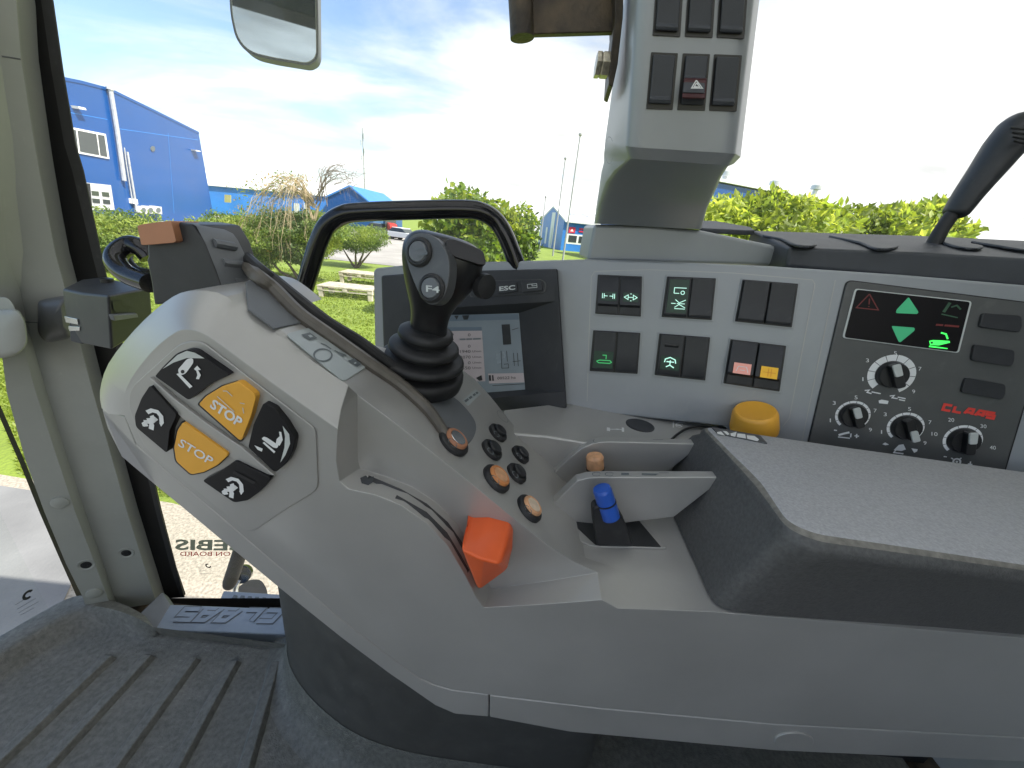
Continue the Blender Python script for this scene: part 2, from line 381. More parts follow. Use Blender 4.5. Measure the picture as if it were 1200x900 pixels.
# back rim of the top surface: drop walls so that the shell has depth
rimw = [T_(q) for q in top_back[1:]]
loft('back_wall', [[q+Vector((0, .001, -.001)) for q in rimw], [q+Vector((0, .004, -.10)) for q in rimw]], 'plastic', console, caps=False, closed=False)
# lower trim
outer = [(1260, 896), (908, 880), (667, 858), (575, 841), (533, 837), (510, 827), (455, 789), (400, 748), (330, 692), (267, 640), (219, 600), (181, 567), (145, 535), (126, 503), (119, 479)]
t0 = [q for q in seam if q[0] < 573]; o0 = [q for q in outer if q[0] <= 575]
prism('lower_trim', [PY(x, y+1.3, YS+.0006) for x, y in t0+[(572.9, 813)]]+[PY(x, y, YS+.0006+max(0, 150-x)*.0008) for x, y in [(572.6, 840.4)]+o0[1:]], (0, .12, 0), 'plastic', console, bev=.0015)
prism('lower_trim', [PY(x, y+1.3, YS+.0006) for x, y in [(574, 814)]+[q for q in seam if q[0] > 573]]+[PY(x, y, YS+.0006) for x, y in outer[:3]+[(573.7, 840.6)]], (0, .12, 0), 'plastic', console, bev=.0015)
prism('trim_cap', [PY(x, y, YS-.0012) for x, y in arc(931, 869.5, 23, 10, 0, 360, 28)[:-1]], (0, .003, 0), 'plastic', console, bev=.0008)
# panel with the six buttons
zb = ZM(130, 400, 4.5)
SP = SIDE
pn = slab('side_panel', SP, rounded([(150, 476), (152, 455), (212, 401), (235, 399), (370, 503), (373, 574), (333, 598), (297, 623), (285, 620), (168, 524)], [14, 14, 12, 12, 6, 10, 14, 10, 6, 16]), .0012, 'plastic', console, bev=.0011)
slab('divider_bar', SP, zb([(196, 190), (215, 200), (330, 300), (500, 430), (690, 560), (866, 712), (760, 690), (620, 606), (480, 500), (350, 385), (245, 265)]), .0042, 'plastic', console, bev=.0015, base=.001)
btn = {
 'raise': ([(232, 184), (268, 140), (345, 64), (398, 42), (440, 50), (626, 178), (520, 226), (410, 312)], 'keyblack', [2, 4, 4, 4, 4, 3, 0, 4]),
 'stop_a': ([(462, 332), (500, 290), (585, 238), (672, 212), (766, 286), (740, 390), (686, 530)], 'amber', [3, 3, 0, 4, 5, 0, 5]),
 'lower': ([(803, 325), (860, 352), (920, 425), (972, 510), (960, 580), (930, 640), (866, 694), (722, 560), (750, 440)], 'keyblack', [3, 3, 3, 4, 4, 3, 4, 3, 0]),
 'turn_a': ([(205, 232), (348, 388), (310, 470), (296, 592), (130, 452), (124, 392), (160, 300)], 'keyblack', [3, 4, 0, 4, 4, 3, 3]),
 'stop_b': ([(380, 425), (622, 597), (560, 655), (490, 690), (422, 704), (342, 632), (332, 560), (350, 470)], 'amber', [3, 4, 3, 2, 4, 4, 2, 3]),
 'turn_b': ([(655, 630), (846, 722), (795, 785), (725, 838), (650, 852), (480, 735), (570, 690)], 'keyblack', [3, 4, 3, 3, 4, 4, 0])}
BT = {}
for k, (pp, mm, rr) in btn.items():
    px = zb(pp); cx = sum(q[0] for q in px)/len(px); cy = sum(q[1] for q in px)/len(px)
    if mm == 'amber': slab('button_surround', SP, rounded([(cx+(x-cx)*1.05-.6, cy+(y-cy)*1.05) for x, y in px], rr), .003, 'black', console, bev=.0006, base=.0008)
    BT[k] = slab('push_button', SP, rounded(px, rr), .0062, mm, console, bev=.0014, seg=3, base=.0008)
    BT[k]['label'] = {'amber': 'amber STOP push button', 'keyblack': 'black push button with white pictogram'}[mm]
HB = .0066
fills('icon_print', SP, [zb([(272, 146), (350, 72), (400, 50), (442, 60), (494, 90), (400, 88), (330, 112)])], 'pale', BT['raise'], HB)
fills('icon_print', SP, [zb(rounded([(352, 150), (402, 92), (432, 88), (436, 112), (392, 172), (362, 180)], 12)), zb([(345, 172), (360, 168), (430, 238), (415, 248)]), zb([(438, 146), (455, 128), (474, 150), (460, 152), (474, 178), (464, 200), (448, 198), (456, 178), (450, 156)])], 'white', BT['raise'], HB+.0001)
fills('icon_print', SP, [zb(arc(378, 160, 10, 10, 0, 360, 12))], 'ink', BT['raise'], HB+.0003)
fills('icon_print', SP, [zb([(905, 445), (940, 490), (945, 540), (920, 600), (893, 640), (915, 560), (918, 500)])], 'pale', BT['lower'], HB)
fills('icon_print', SP, [zb(rounded([(794, 514), (806, 502), (824, 508), (884, 548), (876, 564), (856, 560)], 6)), zb([(800, 536), (808, 530), (868, 582), (860, 590)]), zb([(756, 548), (800, 566), (796, 582), (774, 572)]), zb([(868, 545), (874, 515), (890, 500), (886, 476), (898, 478), (906, 520), (890, 550)])], 'white', BT['lower'], HB+.0001)
for k, ox, oy in (('turn_a', 0, 0), ('turn_b', 422, 360)):
    g = lambda L: zb([(x+ox, y+oy) for x, y in L])
    strokes('icon_print', SP, [(.0030, g([(190, 375), (215, 364), (245, 372), (264, 395), (268, 430)])), (.0030, g([(175, 425), (215, 425), (240, 405)])), (.0034, g([(198, 405), (215, 440), (212, 465)])), (.0026, g([(165, 440), (190, 440)]))], .003, 'white', BT[k], HB)
    fills('icon_print', SP, [g([(254, 428), (280, 430), (264, 450)]), g([(205, 395), (225, 388), (236, 420), (212, 440)]), g([(162, 430), (180, 418), (198, 446), (176, 450)])], 'white', BT[k], HB+.0003)
fills('ridge', SP, [zb([(640, 695), (652, 684), (764, 742), (752, 755)])], 'black', BT['turn_b'], HB)
lettering('lettering', 'STOP', SP, zb([(352, 548)])[0], zb([(524, 652)])[0], zb([(372, 512)])[0], 'white', BT['stop_b'], h=HB, bold=.012)
lettering('lettering', 'STOP', SP, zb([(520, 345)])[0], zb([(676, 452)])[0], zb([(542, 302)])[0], 'white', BT['stop_a'], h=HB, bold=.03)
strokes('wear_marks', SP, [zb([(560, 290), (650, 372)]), zb([(590, 262), (610, 262), (640, 290)]), zb([(680, 325), (705, 330)]), zb([(695, 350), (700, 380)])], .0006, 'pale', BT['stop_a'], HB+.0003)
# slider in the scoop
slot = [(440, 563), (470, 573), (500, 590), (525, 612), (545, 640), (556, 662)]
low = lambda q, k: PY(q[0], q[1], YB-.001-.012*k)
V = [PY(x, y, YB-.0092) for x, y in [(432, 557)]+slot[1:]]; V2 = [PY(x-3.5, y+6, YB-.0115) for x, y in [(434, 556)]+slot[1:]]
M('slot', V+V2, [[i, i+1, i+7, i+6] for i in range(5)], 'ink', console, flip=False)
V = [PY(x, y, YB-.018) for x, y in [(465, 580), (500, 600), (524, 624), (541, 652), (550, 668)]]; V2 = [PY(x-3, y+6, YB-.0205) for x, y in [(465, 580), (500, 600), (524, 624), (541, 652), (550, 668)]]
M('level_mark', V+V2, [[i, i+1, i+6, i+5] for i in range(4)], 'ink', console, flip=False)
ip = Pl(PY(432, 562, YB-.0125), (0, -1, .45))
fills('icon_print', ip, [[(422, 560), (429, 557), (432, 561), (438, 558), (437, 565), (431, 569), (424, 567)]], 'ink', console, .001)
zs = ZM(400, 600, 3)
kA, kM, kB, kR, kD, kC, kT, kS = [PY(*zs([q])[0], y) for q, y in (((446, 55), .252), ((510, 72), .246), ((590, 73), .252), ((603, 120), .246), ((557, 187), .218), ((419, 131), .218), ((480, 281), .244), ((582, 203), .246))]
kc = (kC+kD)/2+Vector((0, -.0015, 0)); bkv = Vector((0, .022, 0)); ring = [kA, kM, kB, kR, kS, kT, kC]
V = [kA, kM, kB, kR, kD, kC, kT, kS, kc]+[q+bkv for q in (kA, kM, kB, kR, kS, kT, kC)]
M('slider_knob', V, [[0, 1, 8, 5], [1, 2, 4, 8], [2, 3, 7, 4], [5, 8, 6], [8, 4, 7, 6], [0, 9, 10, 1], [1, 10, 11, 2], [2, 11, 12, 3], [3, 12, 13, 7], [7, 13, 14, 6], [6, 14, 15, 5], [5, 15, 9, 0], [15, 14, 13, 12, 11, 10, 9]], 'orange_red', console, bev=.0042, seg=5)['label'] = 'orange slider knob'
# decal plate, dark tray and rim
DE = [(335, 391), (376, 380), (431, 429), (403, 447)]
dp = slab('decal_plate', TOP, rounded(DE, 5), .0012, 'decal', console, bev=.0004)
zd = ZM(320, 365, 10)
strokes('icon_print', TOP, [zd(arc(585, 510, 105, 72, 0, 360, 20)), zd([(720, 455), (790, 490), (860, 520)]), zd([(560, 370), (620, 395), (680, 440)])], .0014, 'inkgrey', dp, .0016)
fills('icon_print', TOP, [zd([(330, 270), (430, 245), (520, 310), (430, 335)]), zd([(740, 460), (860, 510), (820, 530)]), zd([(880, 575), (950, 550), (1050, 605), (985, 650)])], 'inkgrey', dp, .0019)
for q in ([(410, 280), (440, 272), (470, 292), (435, 305)], [(945, 605), (970, 590), (980, 605), (955, 615)]): fills('icon_print', TOP, [zd(q)], 'decal', dp, .0023)
slab('dark_tray', TOP, [(291, 362), (322, 385), (371, 374), (344, 348), (306, 324), (288, 330)], .0015, 'coolgrey', console, bev=.0012)
tube('rim_strip', [PY(286, 304, .36)]+[TOP.hit(x, y, .003) for x, y in [(300, 322), (322, 340), (350, 368), (390, 396), (434, 427), (470, 452), (500, 479), (518, 503), (522, 512)]], [.006, .006, .006, .0062, .006, .006, .006, .006, .005, .002], 'rim', console, n=10)
tube('rim_strip', [PY(276, 290, .37)]+[TOP.hit(x, y, .004) for x, y in [(302, 314), (320, 328), (350, 352), (385, 378), (420, 399), (446, 418), (470, 436)]], [.005, .005, .0055, .0055, .005, .005, .005, .004], 'rubber', console, n=10)
slab('joystick_plate', TOP, spline([(470, 440), (478, 455), (500, 480), (525, 502), (543, 520), (552, 517), (558, 504), (555, 490), (538, 470), (520, 458), (500, 440)], 4, True), .0009, 'coolgrey', console, bev=.0004)
st = slab('sticker', TOP, [(542, 469), (557, 456), (564, 461), (549, 475)], .0006, 'decal', console)
strokes('print', TOP, [[(545, 470.5), (549, 467.5)], [(550, 467), (553, 464.5)], [(554.5, 463.5), (557, 461.5)], [(558, 461), (560, 459.5)]], .0026, 'inkgrey', st, .0009)
for cx, cy in ((589, 488), (613, 511.5)): ringseg('printed_ring', TOP, cx, cy, .0088, .0093, [(0, 358)], 'inkgrey', console, .0004)
def cluster(px, py, r, kind):
    c = TOP.hit(px, py); n = TOP.n
    b = lathe('button', c, n, [(r, 0), (r, .003), (r*.93, .0045), (r*.80, .0052), (.0, .0052)] if kind != 'black' else [(r, 0), (r, .0035), (r*.9, .005), (r*.72, .0055), (r*.70, .0035), (0, .0035)], 'rubber', console, caps=False)
    if kind == 'black':
        k = lathe('key', c, n, [(r*.66, .003), (r*.66, .0075), (r*.58, .0085), (0, .0088)], 'black', b, caps=False)
        ringseg('icon_print', TOP.off(.0089), px, py, r*.26, r*.34, [(20, 160), (200, 340)], 'inkgrey', b, .0002)
    else:
        k = lathe('key', c, n, [(r*.73, .004), (r*.74, .0065), (r*.69, .0080), (r*.60, .0084), (r*.56, .0078), (0, .0080)], kind, b, caps=False)
        lathe('key_face', c+n*.0079, n, [(r*.52, 0), (r*.50, .0004), (0, .0005)], {'copper': 'silver', 'burnt': 'peach', 'peach': 'cream'}[kind], b, caps=False)
        ringseg('icon_print', TOP.off(.0085), px, py, r*.26, r*.31, [(0, 150), (180, 330)], 'inkgrey', b, .0002)
        b['label'] = 'round button with a copper coloured key' if kind == 'copper' else 'round button with an orange key'
for px, py, r, k in ((530.5, 519, .0155, 'copper'), (580.5, 562, .0150, 'burnt'), (619, 597, .0142, 'peach'), (575, 528.5, .0122, 'black'), (582, 508.5, .0118, 'black'), (608.5, 534, .0116, 'black'), (604, 556, .0118, 'black')): cluster(px, py, r, k)
# lever gates (two upright fins) and their pocket
zf = ZM(620, 480, 4)
YF1, YF2 = .330, .392
fin1 = [(632, 606), (664, 575), (676, 563.5), (690, 560), (703, 559.3), (850, 559.5), (790, 606), (690, 618), (648, 634)]
fin2 = [(632, 571), (648, 556), (668, 536), (682, 525), (697, 519), (712, 517.5), (823, 520.5), (786, 550), (700, 590), (640, 592)]
f1 = prism('lever_gate', [PY(x, y, YF1) for x, y in fin1], (0, .0115, 0), 'plastic', console, bev=.0012)
f2 = prism('lever_gate', [PY(x, y, YF2) for x, y in fin2], (0, .0115, 0), 'plastic', console, bev=.0012)
for y0, f, xs, zt in ((YF1, f1, (703, 716, 728, 752, 772), PY(760, 559.4, YF1).z), (YF2, f2, (704, 716, 728, 741, 765), PY(760, 519, YF2).z)):
    ya = 559.4 if f is f1 else 519.5
    e_ = PY(850, ya+.2, y0)-PY(703, ya, y0); pl = Pl(PY(760, ya, y0), e_.cross(Vector((0, 1, 0))))
    g = lambda x: (ya+proj(PY(x, ya, y0)+Vector((0, .0115, 0)))[1])/2
    w = xs
    fills('print', pl, [[(w[2], g(w[2])-1.5), (w[2]+9, g(w[2])-1.5), (w[2]+9, g(w[2])+1), (w[2], g(w[2])+1)], [(w[3], g(w[3])-1), (w[3]+20, g(w[3])-.5), (w[3]+16, g(w[3])+1.4), (w[3], g(w[3])+1)]], 'inkgrey', f, .0005)
    strokes('print', pl, [arc(w[0]-4, g(w[0]), 5, 2.2, 20, 330, 10), arc(w[1]-2, g(w[1]), 5, 2.2, 20, 330, 10), [(w[4], g(w[4])-1.5), (w[4]+12, g(w[4])-1.5)]], .0007, 'inkgrey', f, .0006)
pk = Pl((0, 0, FLATZ), (0, 0, 1))
slab('lever_pocket', pk, rounded([(662, 607), (751, 606), (782, 642), (694, 640), (672, 630)], [2, 3, 3, 6, 4]), .0022, 'plastic', console, bev=.001)
slab('pocket_shade', pk, rounded([(668, 611), (748, 609), (775, 641), (698, 638.5)], 1.5), .0026, 'ink', console)  # flat black plate, the shade inside the pocket painted on
c = PY(706, 575, .303); d = PY(716, 606, .300)
lv = tube('lever', [d, (c+d)/2, c], [.0088, .0092, .0088], 'blue', console, n=20, sm=1); lv['label'] = 'lever with a blue cap'
tube('collar', [c+(d-c)*.42, c+(d-c)*.47], .0096, 'black', lv, n=20, sm=0)
lathe('tip', c, c-d, [(.0089, 0), (.0080, .003), (.0, .0035)], 'blue', lv, caps=False)
prism('lever_base', [PY(x, y, .297) for x, y in [(694, 598), (697, 594), (711, 592), (725, 600), (732, 612), (743, 641), (700, 640.5), (695, 612)]], (0, .012, 0), 'rubber', lv, bev=.002)
c = PY(697, 536, .376); d = PY(699, 575, .372)
lv = tube('lever', [d, (c+d)/2, c], [.0102, .0100, .0098], 'peach', console, n=20, sm=1); lv['label'] = 'lever with an orange cap'
lathe('tip', c, c-d, [(.0099, 0), (.0085, .003), (.0, .0035)], 'peach', lv, caps=False)
tube('collar', [c+(d-c)*.30, c+(d-c)*.36], .0105, 'black', lv, n=20, sm=0)
# ================================================================== ARMREST PAD
ZP = -.188
pad = thing('armrest_pad', PZ(1050, 600, ZP), 'wide speckled grey armrest pad with dark sides and worn front corner', 'armrest')
tp = rounded([PZ(x, y, ZP) for x, y in [(819, 499), (905, 512), (1000, 527), (1270, 566), (1270, 681), (1100, 658), (960, 640), (922, 624), (893, 585), (858, 543)]], [.01, 0, 0, 0, 0, 0, .04, .02, .02, .01], 4)
mid = [PZ(x, y, FLATZ+.002) for x, y in [(768, 545), (850, 540), (1000, 560), (1270, 600), (1270, 754), (1100, 737), (880, 719), (838, 712), (812, 655), (787, 600)]]
bt = rounded(mid, [.01, 0, 0, 0, 0, 0, .02, .015, .02, .01], 4)
ctr = sum(tp, Vector())/len(tp)
RR = .013
def inset(d, h): return [q+Vector((ctr.x-q.x, ctr.y-q.y, 0)).normalized()*d+Vector((0, 0, h)) for q in tp]
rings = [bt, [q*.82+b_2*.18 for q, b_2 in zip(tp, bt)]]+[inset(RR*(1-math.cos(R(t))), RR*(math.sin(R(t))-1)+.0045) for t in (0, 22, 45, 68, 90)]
n = len(tp)
F = []; mi = []
for i in range(6):
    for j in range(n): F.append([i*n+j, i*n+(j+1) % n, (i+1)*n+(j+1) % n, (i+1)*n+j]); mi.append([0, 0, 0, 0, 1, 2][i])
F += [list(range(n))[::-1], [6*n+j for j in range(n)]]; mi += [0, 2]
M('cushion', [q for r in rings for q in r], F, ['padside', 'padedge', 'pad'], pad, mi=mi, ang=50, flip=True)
PADP = Pl((.3, .3, ZP+.0045), (0, 0, 1))
zq = ZM(820, 490, 12)
bd = slab('badge', PADP, rounded(zq([(165, 122), (850, 240), (955, 355), (260, 215)]), .8), .0012, 'darkgrey', pad, bev=.0004)
fills('badge_mark', PADP, [zq([(240, 195), (300, 185), (355, 245), (250, 222)]), zq([(320, 178), (380, 185), (420, 225), (390, 240)]), zq([(430, 215), (520, 190), (500, 262), (440, 250)]), zq([(530, 215), (640, 225), (650, 285), (520, 265)]), zq([(660, 240), (770, 250), (835, 300), (810, 325), (670, 290)])], 'white', bd, .0016)
# ================================================================== JOYSTICK
joy = thing('joystick', TOP.hit(497, 440), 'black multi button joystick grip on a ribbed rubber boot in front of the screen', 'joystick')
YJ = PY(497, 440, 1).normalized(); YJ = TOP.hit(497, 440).y
jc = PY(493, 441, YJ-.003); jn = PY(502, 385, YJ-.012); ax = (jn-jc)
ax = (ax.normalized()+TOP.n*.55).normalized()
ax2 = Vector((.10, -.14, 1)).normalized()
prof = []
H = (jn-jc).length
for k, (r0, h0) in enumerate(((.043, -.006), (.0445, .003), (.044, .009), (.041, .0105), (.031, .0125), (.031, .0155), (.0405, .0175), (.0425, .020), (.0420, .0245), (.039, .026), (.027, .028), (.027, .031), (.0335, .033), (.0352, .0355), (.0345, .040), (.032, .0415), (.0215, .0435), (.0215, .046), (.0258, .048), (.0272, .051), (.0262, .056), (.023, .0575), (.016, .060))): prof.append((r0*.97, h0*.90))
lathe('boot', jc, Vector((.13, -.10, 1)), prof, 'rubber', joy, ang=75)
gr = [  # left px, right px, row, depth (m), front shift
 ((480, 398), (523, 404), .015, .008), ((480, 380), (524, 390), .015, .005), ((482, 364), (526, 372), .016, .002), ((478, 347), (536, 358), .021, -.002),
 ((473, 326), (554, 342), .026, -.005), ((470, 306), (565, 323), .028, -.006), ((470, 289), (567, 305), .028, -.006), ((474, 277), (563, 292), .025, -.005), ((484, 270), (545, 282), .018, -.002), ((497, 268.5), (522, 276), .007, 0)]
rings = []
for (l, r, dep, sh) in gr:
    Lp = PY(l[0], l[1], YJ-.014+sh); Rp = PY(r[0], r[1], YJ-.008+sh*.3); c = (Lp+Rp)/2; hx = (Rp-Lp)/2; N2 = Vector((.25, -1, .12)).normalized()*dep
    rings.append([c+hx*math.copysign(abs(math.cos(t))**.72, math.cos(t))+N2*math.copysign(abs(math.sin(t))**.72, math.sin(t)) for t in (2*math.pi*(j+.5)/16 for j in range(16))])
grip = loft('grip', rings, 'black', joy, sub=2)
zj = ZM(430, 250, 3.913)
JF = Pl(PY(500, 318, YJ-.014-.0335), (-.35, -1, .22))
fp = slab('face_plate', JF, spline(zj([(180, 130), (215, 95), (270, 92), (325, 120), (370, 190), (378, 270), (362, 360), (325, 412), (280, 415), (240, 370), (200, 280), (175, 190)]), 3, True), .0012, 'darkgrey', joy, bev=.001, base=-.012)
for (cx, cy), ic in ((zj([(245, 180)])[0], ''), (zj([(302, 345)])[0], 'F4')):
    cc = JF.hit(cx, cy)
    rg = lathe('button', cc, JF.n, [(.0118, .000), (.0118, .0025), (.0100, .0042), (.0088, .0042), (.0086, .002)], 'rubber', joy, caps=False)
    lathe('key', cc, JF.n, [(.0084, .001), (.0084, .0038), (.0075, .0050), (0, .0054)], 'coolgrey', rg, caps=False)
    if ic: lettering('lettering', ic, JF, (cx-8, cy+3.5), (cx+8, cy+5), (cx-8, cy-4), 'pale', rg, h=.0058, bold=.02)
    else: strokes('icon_print', JF, [[(cx-6, cy-4), (cx+4, cy-5), (cx+8, cy+1)], [(cx+8, cy+1), (cx-3, cy+4)]], .0013, 'inkgrey', rg, .0058)
tb = PY(570.5, 334, YJ-.012)
tkn = lathe('thumb_knob', tb-Vector((.012, .0, 0)), Vector((.75, -.65, 0)), [(.006, 0), (.006, .008), (.0105, .010), (.0112, .014), (.0105, .018), (0, .0195)], 'rubber', joy, caps=False)
slab('side_button', Pl(PY(548, 300, YJ-.014-.024), (.25, -1, .25)), spline(zj([(385, 190), (360, 130), (400, 118), (520, 165), (540, 200), (540, 238), (470, 222)]), 3, True), .002, 'black', joy, bev=.0015, base=-.01)
# ================================================================== DASHBOARD
DP0 = PY(724, 346, .515)
D = Pl(DP0, Vector((1, -.22, .078)).cross(Vector((-.1, .157, 1))))
dash = thing('dashboard', D.hit(800, 480, -.02), 'pale grey side dashboard face with twelve rocker switches in six black frames', 'dashboard')
face = [(437, 318), (440, 314), (470, 311), (560, 307), (655, 304.5), (690, 303.5), (760, 305.5), (900, 311.5), (1060, 322), (1260, 339), (1260, 640), (945, 600), (850, 500), (676, 481), (560, 488), (446, 470), (439, 420)]
slab('face', D, face, 0, 'plastic_skylit', dash, bev=.009, seg=4, base=-.05)
# recess line of the switch field
strokes('seam', D, [[(688, 470), (690, 400), (693, 324), (697, 318), (760, 316), (860, 320), (952, 328), (955, 333), (925, 490), (917, 500)]], .0009, 'plastic', dash, .0004)
strokes('seam', D, [[(979, 328), (974, 352), (935, 540)]], .0009, 'plastic', dash, .0004)
def wedge(pl, quad, prof, m, par, name='rocker'):
    """rocker cap on a quad (tl,tr,br,bl): prof = [(v, height)]"""
    tl, tr, br, bl = (Vector(q) for q in quad); rows = []
    for v, h in prof: a = tl.lerp(bl, v); b = tr.lerp(br, v); rows.append((pl.hit(a.x, a.y, h), pl.hit(b.x, b.y, h)))
    base = [(pl.hit(*tl), pl.hit(*tr)), (pl.hit(*bl), pl.hit(*br))]
    V = [q for r in rows for q in r]+[base[0][0], base[0][1], base[1][0], base[1][1]]; n = len(rows); b0 = 2*n
    F = [[2*i, 2*i+1, 2*i+3, 2*i+2] for i in range(n-1)]+[[b0, b0+1, 1, 0], [2*n-2, 2*n-1, b0+3, b0+2], [b0, b0+1, b0+3, b0+2]]
    F += [[0]+[2*i for i in range(1, n)]+[b0+2, b0], [1]+[2*i+1 for i in range(1, n)]+[b0+3, b0+1]]
    return M(name, V, F, m, par, bev=.0008)
def bil(quad, u, v):
    tl, tr, br, bl = (Vector(q) for q in quad); a = tl.lerp(tr, u); b = bl.lerp(br, u); return tuple(a.lerp(b, v))
def sub(quad, u0, v0, u1, v1): return [bil(quad, u0, v0), bil(quad, u1, v0), bil(quad, u1, v1), bil(quad, u0, v1)]
UPR = [(0, .0035), (.1, .0055), (.75, .0095), (.80, .0040), (1, .0035)]      # tilted out at the bottom
FLATR = [(0, .0055), (.5, .0045), (.93, .0062), (1, .0045)]
zk = ZM(680, 310, 4.615)
PAIRS = [  # outline in the enlarged view, left rocker, right rocker
 ([(95, 54), (335, 64), (328, 282), (80, 266)], UPR, UPR), ([(470, 64), (735, 74), (712, 301), (440, 284)], FLATR, FLATR),
 ([(880, 80), (1180, 104), (1145, 340), (838, 308)], FLATR, FLATR), ([(70, 355), (326, 370), (310, 592), (50, 576)], FLATR, FLATR),
 ([(428, 373), (704, 394), (676, 628), (402, 598)], FLATR, FLATR), ([(815, 404), (1115, 440), (1078, 688), (775, 643)], UPR, UPR)]
RK = []
for qd, ra, rb in PAIRS:
    q = zk(qd); c = Vector((sum(x for x, y in q)/4, sum(y for x, y in q)/4))
    big = [tuple(c+(Vector(p)-c)*1.07) for p in q]
    fr = slab('switch_frame', D, rounded(big, 1.5), .0012, 'plastic_skylit', dash, bev=.0005)
    slab('switch_well', D, rounded(q, 1), .0030, 'black', fr, bev=.0005)
    for (u0, u1), pr in (((.035, .495), ra), ((.525, .975), rb)):
        RK.append((sub(q, u0, .02, u1, .975), wedge(D.off(.002), sub(q, u0, .02, u1, .975), pr, 'bezel', dash)))
def onr(i, pts, h=.0085): q = RK[i][0]; return [bil(q, u, v) for u, v in pts]
def icon(i, lines, m, w=.0011, h=.0100, polys=()):
    if lines: strokes('icon_print', D, [onr(i, l) for l in lines], w, m, RK[i][1], h)
    if polys: fills('icon_print', D, [onr(i, l) for l in polys], m, RK[i][1], h+.0003)
def patch(i, u0, v0, u1, v1, m, h=.0098): fills('window', D, [onr(i, [(u0, v0), (u1, v0), (u1, v1), (u0, v1)])], m, RK[i][1], h)
patch(0, .15, .42, .9, .66, 'darkgreen', .0122); patch(1, .15, .42, .9, .66, 'darkgreen', .0122)
icon(0, [[(.22, .47), (.22, .6)], [(.30, .47), (.30, .6)], [(.30, .535), (.46, .535)], [(.56, .535), (.72, .535)], [(.72, .47), (.72, .6)], [(.80, .47), (.80, .6)]], 'glow', .0009, .0126)
icon(1, [[(.2, .54), (.4, .48), (.4, .6), (.2, .54)], [(.85, .54), (.65, .48), (.65, .6), (.85, .54)], [(.42, .54), (.63, .54)], [(.5, .45), (.57, .45)], [(.5, .63), (.57, .63)]], 'glow', .0009, .0126)
patch(2, .08, .05, .95, .9, 'darkgreen', .0084)
icon(2, [[(.32, .40), (.32, .26), (.85, .26)], [(.32, .40), (.55, .40)], [(.25, .66), (.45, .66)], [(.42, .56), (.6, .64), (.88, .56)], [(.42, .76), (.6, .68), (.88, .76)], [(.5, .66), (.85, .66)], [(.42, .79), (.88, .79)]], 'glow', .0009, .0088)
icon(2, [onl for onl in [[(.7+.08*math.cos(t), .38+.045*math.sin(t)) for t in np.linspace(0, 6.28, 10)]]], 'glow', .0009, .0092)
patch(6, .06, .50, .94, .93, 'darkgreen', .0086)
icon(6, [[(.2, .76), (.35, .73), (.8, .73), (.88, .77), (.8, .80), (.3, .80), (.2, .76)], [(.62, .70), (.62, .60), (.45, .60)]], 'glow_green', .0011, .0090)
patch(8, .12, .52, .92, .86, 'darkgreen', .0086)
icon(8, [[(.28, .68), (.3, .60), (.5, .55), (.72, .60), (.76, .69)], [(.52, .62), (.52, .75)], [(.36, .66), (.68, .66)], [(.36, .79), (.52, .74), (.70, .80)]], 'glow', .0014, .0090)
wedge(D.off(.004), [bil(RK[8][0], .2, .16), bil(RK[8][0], .8, .16), bil(RK[8][0], .8, .34), bil(RK[8][0], .2, .34)], [(0, .002), (.5, .004), (1, .002)], 'black', RK[8][1], 'catch')
fills('window', D, [onr(10, [(.2, .50), (.88, .50), (.88, .75), (.2, .75)])], 'pinklens', RK[10][1], .0121)
icon(10, [[(.32, .70), (.38, .58), (.7, .58), (.78, .70)], [(.45, .66), (.65, .66)]], 'white', .0008, .0125)
fills('window', D, [onr(11, [(.2, .50), (.88, .50), (.88, .76), (.2, .76)])], 'yellowlens', RK[11][1], .0121)
icon(11, [[(.3, .63), (.8, .63)], [(.5, .54), (.5, .72)], [(.62, .54), (.62, .72)]], 'orange', .0008, .0125)
# shelf under the switches with the round socket
LZ = D.hit(700, 480).z
LG = Pl((0, .45, LZ), (0, 0, 1))
sh = [LG.hit(x, y) for x, y in [(600, 508), (640, 511), (690, 519), (760, 521), (860, 530)]]+[Vector((LG.hit(860, 505).x+.12, D.hit(860, 520).y+.05, LZ)), LG.hit(850, 470), LG.hit(676, 470), LG.hit(590, 480)]
prism('shelf', sh, (0, 0, -.25), 'plastic', dash, bev=.003)
so = lathe('socket', LG.hit(750, 498.5), (0, 0, 1), [(.0185, -.002), (.0185, .0006), (.0165, .0010), (.0150, .0008), (0, .0006)], 'bezel', dash, caps=False)
strokes('icon_print', LG, [[(714, 503), (722, 503)], (.0028, [(722, 503), (725, 503)]), [(725, 503), (730, 503.5)], (.004, [(713, 501), (713, 505)]), (.003, [(730, 501), (730, 506)])], .0016, 'white', dash, .0008)
strokes('icon_print', LG, [[(789, 494), (789, 501)], [(789, 494.5), (803, 495)], (.0035, [(793, 498), (798, 498.4)]), arc(796, 498, 4, 2.6, 0, 330, 10)], .0012, 'white', dash, .0008)
tube('cable', [LG.hit(787, 515, .001), LG.hit(795, 508, .004), LG.hit(806, 502, .006), LG.hit(822, 500, .004), LG.hit(850, 503, .002)], .0016, 'black', dash, n=8)
